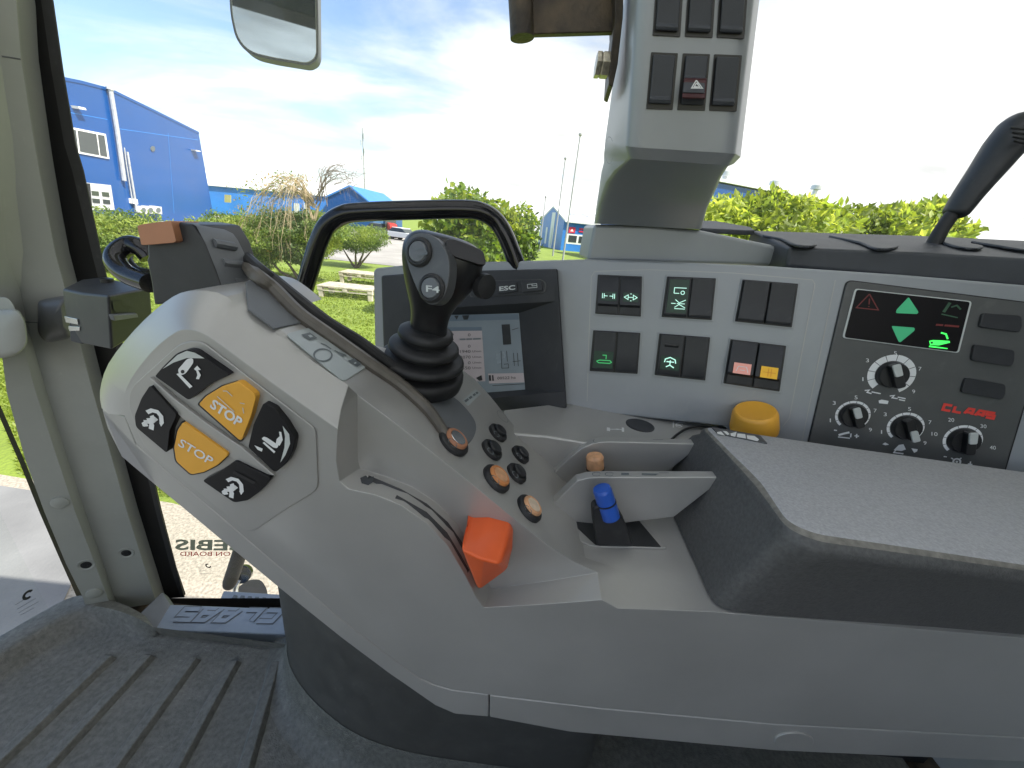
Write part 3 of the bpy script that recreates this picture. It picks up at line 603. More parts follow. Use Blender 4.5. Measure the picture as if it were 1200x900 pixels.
# orange mushroom knob
kb = LG.hit(884, 512)
ek = thing('emergency_knob', kb, 'big amber mushroom push knob on black collar beside armrest', 'knob')
ka = (PY(886, 472, kb.y-.005)-PY(883, 508, kb.y)).normalized()
kb = PY(883, 506, kb.y-.02); s = (PY(909, 495, kb.y)-PY(858, 495, kb.y)).length/2
lathe('collar', kb-ka*.02, ka, [(s*.92, 0), (s*.92, .021), (s*.8, .0225)], 'rubber', ek)
lathe('cap', kb+ka*.003, ka, [(s*.88, 0), (s*1.0, .002), (s*1.01, .006), (s*.93, .025), (s*.86, .0285), (s*.80, .0295), (s*.76, .029), (0, .029)], 'amber', ek, caps=False)
# ================================================================== DISPLAY TERMINAL
term = thing('display_terminal', D.hit(560, 480), 'black framed display terminal with ESC key and dim machine data screen', 'screen')
zt = ZM(430, 250, 3.913)
ro = [(447, 323), (520, 318), (653.5, 315), (664.3, 478), (560, 482), (452, 476)]
op = [(490, 361.5), (520, 361), (651, 353), (661.5, 459), (560, 468), (492, 470)]
fl = [(496, 371), (524.5, 369.5), (608, 367), (615.3, 456.5), (560, 461), (498, 465)]
r0 = D.poly(rounded(ro, 3, 3), .001); r1 = D.poly(rounded(ro, 3, 3), .0165); r1b = D.poly([tuple(Vector((558, 400)).lerp(Vector(q), .988)) for q in rounded(ro, 3, 3)], .018)
o1 = D.poly(rounded(op, 2, 3), .018); f1_ = D.poly(rounded(fl, 1, 3), .0015)
loft('bezel', [r0, r1, r1b, o1, f1_], 'bezel', term, caps=True, ang=20)
HS = .0024
scn = slab('screen', D, fl, HS, 'screen', term, base=HS-.0004)
fills('status_bar', D, [zt([(365, 466), (694, 461), (697, 487), (365, 495)])], 'screen_bar', scn, HS+.0004)
fills('data_list', D, [zt([(350, 523), (526, 521), (543, 770), (350, 775)])], 'screen_list', scn, HS+.0004)
fills('data_list', D, [zt([(350, 523), (526, 521), (527, 538), (350, 540)])], 'screen_bar', scn, HS+.0007)
fills('totals_field', D, [zt([(556, 735), (718, 732), (722, 775), (560, 780)])], 'screen_list', scn, HS+.0004)
for y, t, u in ((560, '0', ' '), (582, '', ''), (612, '0', ''), (636, '1940', 'U/min'), (662, '2070', 'U/min'), (688, '0', 'U/min'), (712, '1550', 'U/min')):
    sx = 475; w = 12*len(t)
    if t: lettering('digits', t, D, zt([(sx-w, y+4)])[0], zt([(sx, y+3.5)])[0], zt([(sx-w, y-9)])[0], 'ink', scn, h=HS+.0009)
    if u.strip(): lettering('digits', u, D, zt([(484, y+1)])[0], zt([(524, y)])[0], zt([(484, y-8)])[0], 'ink', scn, h=HS+.0009)
    strokes('icon_print', D, [zt(arc(388, y-2, 9, 8, 0, 300, 8))], .0009, 'ink', scn, HS+.0009)
strokes('digits', D, [zt([(425, 578), (452, 577)]), zt([(456, 577), (482, 576)]), zt([(486, 576), (522, 575)])], .0022, 'inkgrey', scn, HS+.0009)
lettering('digits', '00522 ha', D, zt([(598, 762)])[0], zt([(682, 758)])[0], zt([(598, 750)])[0], 'ink', scn, h=HS+.0009)
for q in [zt([(617, 510), (655, 508), (662, 600), (625, 603)]), zt([(558, 742), (568, 742), (570, 768), (560, 768)]), zt([(573, 742), (580, 742), (582, 768), (575, 768)]), zt([(400, 470), (420, 469), (412, 488)]), zt([(436, 468), (470, 467), (462, 487), (444, 488)]), zt([(500, 755), (525, 742), (530, 765), (515, 768)])]: fills('icon_print', D, [q], 'ink', scn, HS+.0009)
strokes('icon_print', D, [zt([(615, 630), (618, 710), (650, 709), (648, 690), (628, 692)]), zt([(640, 630), (644, 680)]), zt([(672, 640), (676, 700)]), zt([(690, 640), (694, 700)]), zt([(668, 680), (705, 676)]), zt([(665, 535), (695, 525)]), zt([(575, 790), (720, 782)])], .0008, 'ink', scn, HS+.0009)
pill = zt(rounded([(470, 312), (800, 302), (822, 318), (820, 358), (800, 368), (470, 385)], 12))
slab('key_row', D, pill, .0194, 'panel', term, bev=.0006, base=.017)
slab('key_row', D, [tuple(Vector((593, 337)).lerp(Vector(q), .965)) for q in pill], .0198, 'bezel', term, base=.018)
for nm, q in (('ESC', zt([(597, 322), (687, 316), (690, 360), (598, 370)])), ('', zt([(706, 313), (800, 306), (806, 354), (710, 363)]))):
    kq = slab('key', D, rounded(q, 2), .0222, 'bezel', term, bev=.0008, base=.0195)
    if nm: lettering('lettering', nm, D, bil(q, .1, .72), bil(q, .9, .72), bil(q, .1, .3), 'pale', kq, h=.0226, bold=.03)
    else: strokes('icon_print', D, [[bil(q, .3, .3), bil(q, .3, .65), bil(q, .75, .65), bil(q, .75, .3), bil(q, .3, .3)], [bil(q, .52, .3), bil(q, .52, .48), bil(q, .75, .48)]], .0007, 'pale', kq, .0226)
# ================================================================== KNOB PANEL
kp = thing('control_panel', D.hit(1080, 560), 'dark grey control panel with four numbered rotary knobs and red maker lettering', 'control panel')
zp = ZM(940, 320, 3.75)
pq = rounded([(993, 329), (1235, 359), (1174, 563), (942, 544)], [8, 6, 12, 6])
slab('plate', D, [tuple(Vector((1085, 450)).lerp(Vector(q), 1.012)) for q in pq], .0015, 'black', kp, bev=.0005)
slab('plate', D, pq, .0030, 'panel', kp, bev=.0008, base=.001)
dq = [(1002, 338), (1139.5, 353), (1124, 414), (987, 396)]
slab('display_rim', D, rounded(dq, 4), .0040, 'pale', kp, bev=.0004, base=.0028)
dw = slab('display_window', D, rounded([tuple(Vector((1063, 376)).lerp(Vector(q), .965)) for q in dq], 3), .0044, 'lcd', kp, base=.003)
strokes('warning_light', D, [zp([(296, 92), (238, 152), (335, 162), (296, 92)]), zp([(296, 112), (294, 138)]), zp([(293, 145), (293, 149)])], .0012, 'led_red', dw, .0048)
fills('arrow_light', D, [zp(rounded([(468, 105), (512, 172), (505, 180), (412, 176), (414, 162)], 8))], 'led_green', dw, .0048)
fills('arrow_light', D, [zp(rounded([(392, 232), (494, 240), (495, 252), (432, 304), (424, 302)], 8))], 'led_green', dw, .0048)
strokes('icon_print', D, [zp([(612, 180), (684, 196)]), (.0028, zp([(622, 172), (650, 130)])), (.0016, zp([(655, 150), (680, 142), (697, 160)]))], .0012, 'led_dim', dw, .0048)
strokes('print', D, [zp([(588, 227), (620, 229)]), zp([(626, 230), (690, 235)])], .0020, 'led_red', dw, .0048)
fills('lit_icon', D, [zp([(558, 298), (575, 294), (648, 298), (650, 306), (600, 318), (562, 316)]), zp([(560, 318), (640, 330), (638, 334), (556, 325)])], 'led_lit', dw, .0048)
strokes('lit_icon', D, [(.0016, zp([(610, 262), (632, 268), (640, 290)]))], .001, 'led_lit', dw, .0050)
fills('icon_print', D, [zp(arc(570, 306, 6, 5, 0, 360, 8))], 'ink', dw, .0053)
def knob(cx, cy, r0, r1, a0, a1, nseg, ptr, kr, nums, extra=None, pm='pointer'):
    """dial printed round a black rotary knob; angles counterclockwise from the right"""
    segs = []; st = (a1-a0)/nseg
    for i in range(nseg): segs.append((a0+st*i+.9, a0+st*(i+1)-.9))
    PD = D.off(.0030); dial = ringseg('dial', PD, cx, cy, r0, r1, segs, 'white', kp, .0004)
    c = PD.hit(cx, cy)
    k = lathe('knob', c, D.n, [(kr, 0), (kr, .004), (kr*.93, .006), (0, .006)], 'black', kp, caps=False)
    e1, e2 = D.axes(); u = e1*math.cos(R(ptr))+e2*math.sin(R(ptr)); w = u.cross(D.n)
    q = [c+u*x*kr+w*y*kr for x, y in rounded([(-.95, -.32), (.95, -.32), (.95, .32), (-.95, .32)], .2)]
    prism('grip_bar', q, D.n*.0125, 'black', k, bev=.0012)
    q = [c+D.n*.0118+u*x*kr+w*y*kr for x, y in rounded([(.02, -.25), (.98, -.27), (.98, .27), (.02, .25)], .14)]
    prism('pointer', q, D.n*.0026, pm, k, bev=.0009)
    for s, x, y in nums:
        hw = 2.4 if s == '1' else 6.6*len(s)
        lettering('lettering', s, D, *zp([(x-hw, y+8), (x+hw, y+8+hw*.16), (x-hw, y-8)]), 'white', kp, h=.0036)
knob(*zp([(392, 446)])[0], .0160, .0232, -62, 230, 10, 112, .0150, [('5', 410, 352), ('3', 287, 383), ('1', 267, 466), ('7', 518, 420), ('9', 490, 520)])
knob(*zp([(222, 625)])[0], .0152, .0180, -62, 232, 12, 112, .0138, [('5', 237, 546), ('3', 141, 570), ('1', 124, 647), ('7', 321, 604), ('9', 300, 688)])
knob(*zp([(454, 678)])[0], .0152, .0182, -62, 232, 12, -68, .0140, [('5', 472, 597), ('3', 365, 620), ('1', 349, 698), ('7', 562, 655), ('9', 540, 746)])
knob(*zp([(705, 735)])[0], .0152, .0182, -62, 232, 10, 98, .0142, [('20', 655, 644), ('30', 797, 672), ('10', 582, 706), ('40', 838, 766)])
strokes('icon_print', D, [zp([(275, 516), (295, 514), (285, 524), (305, 530)]), zp([(305, 522), (345, 530)]), zp([(385, 540), (405, 538), (395, 548), (420, 552)]), zp([(420, 545), (455, 552)]), zp([(425, 556), (452, 561)])], .0013, 'white', kp, .0036)
fills('icon_print', D, [zp([(336, 560), (350, 556), (380, 562), (376, 576), (338, 572)])], 'white', kp, .0036)
strokes('icon_print', D, [(.0026, zp([(160, 712), (185, 705), (208, 700)])), zp([(158, 720), (210, 726)]), zp([(215, 705), (213, 722)]), zp([(230, 715), (250, 717)]), zp([(240, 707), (239, 725)]), zp([(140, 690), (153, 692)])], .0014, 'white', kp, .0036)
fills('icon_print', D, [zp([(352, 752), (365, 744), (382, 754), (366, 757)]), zp([(425, 755), (445, 752), (456, 775), (436, 782), (402, 778)]), zp([(480, 770), (508, 774), (505, 784), (492, 790)])], 'white', kp, .0036)
strokes('icon_print', D, [(.0016, zp([(400, 788), (445, 794)])), zp([(432, 760), (405, 785)])], .0013, 'white', kp, .0039)
strokes('icon_print', D, [(.0018, zp(arc(680, 829, 16, 13, 0, 360, 12))), zp([(655, 812), (664, 818)]), zp([(700, 812), (692, 818)]), zp([(655, 846), (664, 841)]), (.0016, zp([(690, 845), (706, 850)])), zp([(670, 846), (690, 850)]), zp([(728, 838), (748, 841)]), zp([(740, 828), (737, 850)]), zp([(622, 806), (636, 808)])], .0013, 'white', kp, .0036)
fills('icon_print', D, [zp(arc(680, 829, 6, 5, 0, 360, 8))], 'white', kp, .0042)
block_letters('maker_lettering', 'CLAAS', D, zp([(618, 600)])[0], zp([(842, 640)])[0], zp([(627, 577)])[0], .0028, 'logo_red', kp, .0036)
for q in ([(795, 176), (968, 188), (970, 240), (955, 262), (780, 238)], [(758, 314), (936, 340), (934, 388), (920, 412), (745, 385)], [(720, 460), (896, 490), (894, 535), (880, 558), (700, 525)]):
    slab('blank_key', D, rounded(zp(q), 4), .0062, 'bezel', kp, bev=.0012, base=.002)
# ================================================================== UPPER COLUMN
yc = lambda q: PY(*q)
cr = [((731, -60, .47), (751, -60, .350), (905, -60, .345), (909, -60, .47)),
      ((731, 0, .47), (746, 0, .353), (884, 0, .348), (890, 0, .47)),
      ((709, 162, .48), (736, 172, .366), (862, 180, .360), (868, 184, .47)),
      ((707, 180, .48), (740, 186, .374), (854, 194, .368), (860, 192, .47)),
      ((707, 190, .49), (735, 189, .392), (849, 197, .386), (853, 195, .47)),
      ((704, 203, .50), (722, 199, .425), (842, 208, .418), (846, 206, .49)),
      ((702, 218, .53), (711, 213, .47), (837, 221, .463), (840, 220, .53)),
      ((699, 240, .56), (702, 238, .515), (827, 244, .508), (829, 243, .56)),
      ((696, 262, .60), (697.5, 262, .550), (820, 269, .543), (822, 268, .60))]
colm = thing('switch_column', PY(760, 265, .52), 'grey overhead switch column with two rows of dark rocker switches curving down to the dash', 'switch column')
def cring(r):
    q = [PY(*p) for p in r]; out = []
    q = rounded(q, [.004, .012, .012, .004], 6); return q
loft('housing', [cring(r) for r in cr], 'plastic_skylit', colm, ang=24)
zc = ZM(590, 0, 2.9032)
CF_ = Pl(PY(740, 150, .3645), (PY(746, 0, .353)-PY(736, 172, .366)).cross(PY(884, 0, .348)-PY(746, 0, .353)))
for k, q in enumerate(([(520, -60), (613, -55), (602, 125), (508, 120)], [(630, -55), (723, -50), (712, 128), (618, 124)], [(738, -50), (833, -45), (820, 132), (727, 127)], [(503, 177), (594, 181), (576, 374), (486, 370)], [(611, 181), (703, 184), (686, 377), (592, 374)], [(718, 184), (812, 188), (793, 380), (700, 377)])):
    q = zc(q)
    w = slab('switch_well', CF_, rounded(q, 1), .0018, 'black', colm, bev=.0004)
    iq = sub(q, .09, .04, .91, .90)
    if k == 4:
        s = wedge(CF_.off(.0015), sub(q, .12, .04, .93, .90), [(0, .003), (.42, .004), (.50, .007), (.76, .0115), (.80, .005), (1, .003)], 'cover', colm)
        wedge(CF_.off(.0020), sub(q, .12, .42, .97, .80), [(0, .004), (.1, .0065), (.95, .0115), (1, .010)], 'hazard_red', s, 'hazard_cap')['label'] = 'dark red hazard warning cap'
        strokes('icon_print', CF_, [zc([(656, 273), (640, 299), (677, 300), (656, 273)]), zc([(657, 282), (649, 295), (668, 296), (657, 282)])], .0008, 'white', s, .0150)
    else:
        s = wedge(CF_.off(.0015), iq, [(0, .0035), (.86, .0032), (.90, .0045), (1, .0035)], 'cover', colm)
bs = prism('base', [PY(x, y, .557) for x, y in [(688, 306), (696, 263), (760, 264), (820, 269.5), (905, 287), (919, 292), (921, 312)]], (0, .10, .0), 'plastic_skylit', colm, bev=.005, seg=3)
strokes('moulding', Pl(PY(707, 165, .47), (PY(709, 162, .48)-PY(736, 172, .366)).cross(PY(731, 0, .47)-PY(709, 162, .48))), [arc(714, 176, 5, 16, 40, 330, 10)], .0006, 'coolgrey', colm, .001)
# steel bracket with bolt
brk = thing('steel_bracket', PY(700, 40, .42), 'dark rusty steel bracket bolted to the side of the switch column', 'bracket')
prism('arm', [PY(x, y, .43) for x, y in [(612, -50), (726, -50), (722, 37), (622, 40), (612, 44)]], (0, .008, 0), 'steel_dark', brk, bev=.001)
tube('tube', [PY(605, -60, .425), PY(610, 0, .425), PY(612, 45, .425)], .0105, 'steel_dark', brk, n=18, sm=2)
prism('flange', [PY(x, y, .41) for x, y in [(718, -50), (733, -50), (730, 20), (724, 75), (718, 102), (713, 99), (716, 60), (721, 20)]], (.004, .045, 0), 'steel_dark', brk, bev=.001)
bx = PY(714, 77, .42); bxl = PY(698, 76, .42)
d_ = bxl-bx
bo = loft('bolt', [[bx+d_*t+(Vector((0, 1, 0))*math.cos(a)+Vector((0, 0, 1))*math.sin(a))*r for a in (math.pi/3*j for j in range(6))] for t, r in ((0, .0098), (.55, .0098), (.62, .0085), (.66, .0098), (1.0, .0098))], 'zinc', brk, bev=.0006)
# ================================================================== DASH COVER behind the panel
DC = D.off(-.035)
cov = thing('dash_cover', DC.hit(1080, 300), 'dark textured dash top cover with flat leaf shaped vent lids', 'dash cover')
fb = [DC.hit(x, y) for x, y in [(922, 312), (1080, 326), (1270, 342)]]; ft = [DC.hit(x, y) for x, y in [(924, 290), (1080, 296), (1270, 307)]]
bkz = [PY(x, y, .66) for x, y in [(880, 270), (1075, 276), (1290, 286)]]
prof = [fb, ft, [f*.5+b*.5+Vector((0, 0, .001)) for f, b in zip(ft, bkz)], bkz, [b+Vector((0, 0, -.10)) for b in bkz], [b+Vector((0, .06, -.03)) for b in fb]]
loft('cover', [[p[i] for p in prof] for i in range(3)], 'cover', cov, bev=.004, seg=3)
CT = Pl((ft[1]+bkz[1])/2, (ft[2]-ft[0]).cross(bkz[1]-ft[1]))
zv = ZM(820, 200, 3.158)
for q in ([(232, 236), (330, 240), (402, 256), (436, 270), (402, 277), (350, 271), (300, 250)], [(478, 238), (560, 238), (650, 250), (738, 274), (700, 287), (640, 282), (590, 262)], [(900, 262), (970, 264), (1050, 276), (1030, 286), (960, 280)], [(1005, 258), (1100, 262), (1210, 276), (1215, 292), (1110, 276)]):
    slab('vent_lid', CT, spline(zv(q), 3, True), .0035, 'cover', cov, bev=.002, seg=3)
slab('vent_lid', CT, zv([(5, 184), (60, 186), (190, 208), (205, 220), (170, 220), (0, 212)]), .007, 'cover', cov, bev=.002)
# black hand lever standing on the cover
hl = thing('hand_lever', PY(1098, 282, .57), 'black hand lever with rounded plastic grip standing on the dash cover', 'hand lever')
tube('shaft', [PY(1094, 287, .57), PY(1104, 268, .57), PY(1120, 246, .57)], [.009, .008, .008], 'rubber', hl, n=12)
tube('grip', [PY(1117, 253, .57), PY(1120, 249, .57), PY(1136, 226, .57), PY(1156, 200, .57), PY(1178, 171, .57), PY(1196, 150, .57), PY(1206, 139, .57), PY(1210, 134, .57)], [.008, .0150, .0175, .0200, .0235, .0245, .019, .006], 'bezel', hl, n=18, flat=.75)
for k in range(4): tube('grip_rib', [PY(1184+1*k, 150+5*k, .542), PY(1202, 152+5.5*k, .542)], .0012, 'rubber', hl, n=6, sm=0)
# ================================================================== GRAB RAIL
gr_ = tube('grab_rail', [PY(340, 400, .54), PY(352, 355, .54), PY(366, 308, .54), PY(374, 283, .54), PY(384, 264, .54), PY(402, 252, .54), PY(425, 248.5, .54), PY(480, 246.5, .54), PY(545, 245.5, .55), PY(566, 249, .555), PY(581, 259, .56), PY(592, 276, .56), PY(604, 306, .56), PY(612, 330, .56)], .0118, 'gloss', None, n=18)
tag(gr_, 'glossy black tubular grab rail arching behind the joystick', 'grab rail')
# ================================================================== PARKING LEVER HOUSING (left end)
YL = .295
pkx = thing('parking_lever', PY(230, 345, YL), 'dark grey lever block with terracotta tip and three ribs at the console front end', 'lever')
zl = ZM(50, 240, 4)
fr_ = [(487, 182), (520, 100), (605, 76), (705, 92), (762, 180), (860, 440), (520, 470), (505, 360), (484, 258), (490, 240)]
rt_ = [(705, 92), (800, 96), (868, 114), (908, 160), (985, 320), (1050, 450), (870, 470), (860, 440), (762, 180)]
prism('block', [PY(*q, YL) for q in zl(fr_)], (0, .05, 0), 'bezel', pkx, bev=.002)
rb = loft('ribbed_flank', [[PY(*q, y) for q, y in zip(zl(r), (YL, YL+.035))] for r in ([(690, 84), (790, 90)], [(720, 100), (880, 118)], [(765, 185), (915, 165)], [(815, 310), (985, 310)], [(860, 440), (1060, 470)], [(870, 520), (1075, 520)])], 'coolgrey', pkx, caps=False, closed=False, ang=60)
RP = Pl(PY(*zl([(850, 250)])[0], YL+.015), (PY(*zl([(815, 310)])[0], YL)-PY(*zl([(985, 310)])[0], YL+.035)).cross(PY(*zl([(765, 185)])[0], YL)-PY(*zl([(860, 440)])[0], YL)))
for (x0, y0, x1, y1) in ((800, 172, 898, 188), (838, 262, 942, 276), (890, 350, 985, 354)):
    tube('rib', [RP.hit(*zl([(x0, y0+8)])[0], .002), RP.hit(*zl([(x1, y1+8)])[0], .002)], .0035, 'coolgrey', pkx, n=8, sm=0)
prism('lever_tip', [PY(*q, YL-.006) for q in zl(rounded([(442, 98), (470, 90), (602, 74), (626, 172), (610, 178), (462, 190)], 10))], (0, .025, 0), 'copper', pkx, bev=.002)
# black hose loop behind the latch
hs = tube('cable_loop', [PY(176, 332, .42), PY(150, 322, .43), PY(136, 308, .44), PY(138, 296, .45), PY(152, 287, .46), PY(166, 291, .46), PY(176, 302, .46)], .0105, 'gloss', None, n=14)
tag(hs, 'thick glossy black hose looping out behind the lever block', 'hose')
hs = tube('cable_loop', [PY(178, 322, .45), PY(160, 318, .46), PY(148, 306, .47), PY(150, 294, .48), PY(164, 289, .48), PY(180, 292, .48)], .0065, 'rubber', None, n=12)
tag(hs, 'thin ribbed black cable curled inside the thicker hose loop', 'cable')
# ================================================================== CAB SHELL
FZ = -.95
FL = Pl((0, .5, FZ), (0, 0, 1))
# ---- corner pillar
pil = thing('cab_pillar', PZ(130, 718, FZ), 'grey plastic clad corner pillar between windscreen and side window, fixed with recessed screws', 'cab pillar')
rows = [(-40, -75, -48, -40, 16), (0, -60, -35, -27, 22), (67, -45, -24, -16, 27.5), (160, -28, -10, -2, 42), (200, -22, -4, 4, 49), (297, -8, 7, 15, 68), (385, -2, 22, 33, 92), (460, 8, 42, 55, 112), (540, 30, 68, 80, 135), (600, 52, 88, 100, 152), (660, 77, 111, 121, 171), (706, 97, 128, 136, 186), (722, 102, 133, 140, 190)]
YPL, YPV, YPR = .60, .634, .668
rg = []
for y, l, v1, v2, r in rows:
    yl = y - (0 if y < 700 else 6)
    A = PY(l, yl, YPL); Bq = PY(v1, y, YPV-.014); C = PY(v2, y, YPV+.006); Dq = PY(r-3, y, YPR-.002); E = PY(r, y-1, YPR+.006)
    rg.append([A+Vector((-.01, .05, 0)), A+Vector((-.004, .008, 0)), A, Bq, C, Dq, E, E+Vector((.0, .03, 0))])
clad = loft('cladding', rg, 'plastic_pillar', pil, ang=50); SK = Skin(clad)
zz = ZM(0, 600, 3)
PR = Pl(PY(80, 540, YPV+.006), (PY(80, 540, YPV+.006)-PY(132, 540, YPR-.002)).cross(PY(100, 600, YPV+.006)-PY(15, 297, YPV+.006)))
PLf = Pl(PY(30, 540, YPL), (PY(30, 540, YPL)-PY(68, 540, YPV-.014)).cross(PY(88, 600, YPV-.014)-PY(7, 297, YPV-.014)))
for x, y, r in ((33, 250, .0125), (148, 648, .0155), (101, 662, .0155)):
    c, nn = SK.at(x, y)
    k = lathe('screw_recess', c, nn, [(r*1.02, -.002), (r*.98, .0012), (r*.86, .0016), (r*.72, .0004), (r*.62, -.0004)], 'plastic_pillar', pil, caps=False)
    lathe('screw', c+nn*.0006, nn, [(r*.60, 0), (r*.55, .0003), (r*.40, .0002), (r*.38, .0008), (r*.2, .001), (r*.18, .0003), (0, .0003)], 'black', k, caps=False)
for x, y in ((70.5, 588.5), (110, 695)):
    c, nn = SK.at(x, y); lathe('cover_cap', c, nn, [(.0140, -.002), (.0136, .0028), (.009, .0046), (0, .005)], 'plastic_pillar', pil, caps=False)
for ln in ([(14, 376), (24, 377), (34, 377.5), (44, 378), (60, 379), (84, 381)], [(2, 66), (12, 67.5), (24, 69.5)]):
    tube('seam', [SK.at(x, y)[0] for x, y in ln], .0011, 'darkgrey', pil, n=6, sm=0)
# ---- side window: pane, black border, lettering seen from behind
YW = .70
W = Pl((0, YW, 0), (0, 1, 0))
win = thing('side_window', PZ(300, 704, FZ), 'large clear side window with black rubber border and mirrored CEBIS ON BOARD sticker', 'window')
gz = FZ+.03
M('pane', [(-1.02, YW, gz), (1.4, YW, gz), (1.4, YW, .72), (-1.02, YW, .72)], [[0, 1, 2, 3]], 'glass', win)
blk_in = [(11, -40), (20, 0), (27, 67), (42, 160), (49, 200), (68, 297), (92, 385), (112, 460), (152, 600), (171, 660), (186, 703)]
blk_out = [(40, -40), (52, 0), (64, 83), (79, 170), (88, 200), (111, 297), (130, 375), (150, 450), (185, 600), (203, 668), (214, 700)]
Bi = [PY(x-14, y, YW-.012) for x, y in blk_in]; Bo = [PY(x, y, YW-.004) for x, y in blk_out]
loft('border', [[a, b, b+Vector((0, .010, 0)), a+Vector((0, .03, 0))] for a, b in zip(Bi, Bo)], 'seal', win)
loft('border', [[PY(x, y, YW-.012) for x, y in ((x0, 701), (x0, 715))]+[PY(x, y, YW+.006) for x, y in ((x0, 712), (x0, 701))] for x0 in (196, 352, 520, 900)], 'seal', win)
fo = [PY(x+q, y, YW-.003) for (x, y), q in zip(blk_out, [9]*5+[7, 6, 5, 3, 4, 2])]
loft('outer_seal', [[b+Vector((-.004, -.001, 0)), f_, f_+Vector((0, .002, 0)), b+Vector((-.004, .002, 0))] for b, f_ in zip(Bo, fo)], 'rubber', win)
WS = Pl((0, YW-.002, 0), (0, 1, 0))
mat('sticker', (.30, .32, .22), .6, var=0)
lettering('sticker', 'CEBIS', WS, (205, 644), (293, 645), (205, 632), 'sticker', win, h=.0004, mirror=True, bold=.03)
lettering('sticker', 'ON BOARD', WS, (211, 651.5), (270, 651.5), (211, 646.5), 'logo_red', win, h=.0004, mirror=True, bold=.01)
ringseg('glass_mark', WS, 244, 663, .004, .0075, [(70, 350)], 'ink', win, .0004)
strokes('glass_mark', WS, [[(232, 665.5), (241, 665.5)], [(233, 669), (252, 669)], [(234, 672), (250, 672)]], .0008, 'inkgrey', win, .0004)
# ---- windscreen on the left
XW = -1.03
wsn = thing('windscreen', PX(50, 745, XW), 'front windscreen pane with black lower seal and small printed glass mark', 'windscreen')
M('pane', [(XW, -.9, FZ+.02), (XW, .60, FZ+.02), (XW, .60, .72), (XW, -.9, .72)], [[0, 1, 2, 3]], 'glass', wsn)
WX = Pl((XW, .45, -.6), (1, 0, 0))
loft('lower_seal', [[PX(x, y, XW+.006) for x, y in ((x0, y0), (x0, y0+11))]+[PX(x, y, XW-.008) for x, y in ((x0, y0+11), (x0, y0))] for x0, y0 in ((-60, 800), (0, 768), (50, 738), (90, 712), (100, 706))], 'rubber', wsn)
loft('side_seal', [[PX(x, y, XW+.008) for x, y in ((x0, y0), (x0+7, y0))]+[PX(x, y, XW-.008) for x, y in ((x0+7, y0), (x0, y0))] for x0, y0 in ((-22, 440), (0, 490), (24, 545), (46, 600), (70, 655), (92, 704))], 'rubber', wsn)
ringseg('glass_mark', WX, 33, 697, .005, .0105, [(60, 330)], 'ink', wsn, .0006)
strokes('glass_mark', WX, [[(18, 709), (29, 702)], [(20, 714), (42, 701)], [(22, 718), (45, 705)], [(24, 721), (40, 712)]], .001, 'inkgrey', wsn, .0006)
# ---- sill plate with embossed letters
SZ = FZ+.015
SL = Pl((0, .6, SZ), (0, 0, 1))
sp = thing('sill_plate', PZ(270, 725, SZ), 'blue grey door sill plate with embossed CLAAS letters upside down', 'sill plate')
prism('plate', [SL.hit(x, y) for x, y in [(196, 708), (352, 714), (352, 744), (300, 742.5), (180, 738)]], (0, 0, -.03), 'sill', sp, bev=.003)
prism('kick_strip', [PZ(190, 693, SZ+.02), SL.hit(200, 708, .001), SL.hit(181, 740, .001), PZ(160, 722, SZ+.02)], (0, .01, -.03), 'coolgrey', sp, bev=.003)
block_letters('letter_shade', 'CLAAS', SL, (331, 715.5), (216, 713.5), (319, 728), .016, 'coolgrey', sp, .0008)  # darker strokes paint the shade line round the raised letters
block_letters('embossed_lettering', 'CLAAS', SL, (331, 715.5), (216, 713.5), (319, 728), .0105, 'sill', sp, .0022)
# ---- ribbed floor mat, raised along the windscreen
fm = thing('floor_mat', (-.55, .30, FZ), 'black ribbed rubber floor mat with a raised lip along the windscreen', 'floor mat')
edge = spline([PZ(x, y, FZ) for x, y in [(-160, 905), (-60, 838), (0, 803), (50, 770), (100, 748), (135, 745), (165, 751), (185, 744)]], 4)
edge = [Vector(q) for q in edge]
lip = [Vector(q) for q in spline([PZ(x, y, FZ+.045) for x, y in [(-170, 860), (-60, 798), (0, 764), (50, 734), (92, 712), (122, 712), (156, 722), (180, 735)]], 4)]
V = [*edge, *[e*.62+l*.38+Vector((0, 0, -.012)) for e, l in zip(edge, lip)], *[e*.25+l*.75+Vector((0, 0, .003)) for e, l in zip(edge, lip)], *lip]
n = len(edge); out = [l+Vector((-.05, .03, -.01)) for l in lip]; V += out
F = [[k*n+i, k*n+i+1, (k+1)*n+i+1, (k+1)*n+i] for k in range(4) for i in range(n-1)]
i0 = len(V); V += [Vector((.9, edge[-1].y-.02, FZ)), Vector((.9, -.6, FZ)), Vector((edge[0].x, -.6, FZ))]
F.append(list(range(n-1, -1, -1))[::-1]+[i0, i0+1, i0+2])
F.append([n-1, 4*n-1, i0])
M('mat', V, F, 'matfloor', fm, ang=60)
zr = ZM(0, 600, 3)
for a, b, w in (((-20, 900), (392, 508), 40), ((165, 900), (530, 506), 42), ((395, 915), (685, 518), 44), ((615, 915), (826, 528), 44), ((860, 915), (972, 532), 46)):
    A, B2 = (FL.hit(*zr([q])[0]) for q in (a, b)); t = (B2-A).normalized(); A = A-t*.3; s = Vector((t.y, -t.x, 0)); wd = .0145
    q = [A-s*wd, A+s*wd, B2+s*wd, B2-s*wd]
    tp_ = [p+Vector((0, 0, .013)) for p in (A-s*wd*.6, A+s*wd*.6, B2+s*wd*.6-t*.004, B2-s*wd*.6-t*.004)]
    M('rib', q+tp_, [[0, 1, 5, 4], [1, 2, 6, 5], [2, 3, 7, 6], [3, 0, 4, 7], [4, 5, 6, 7]], 'matfloor', fm, bev=.0025)
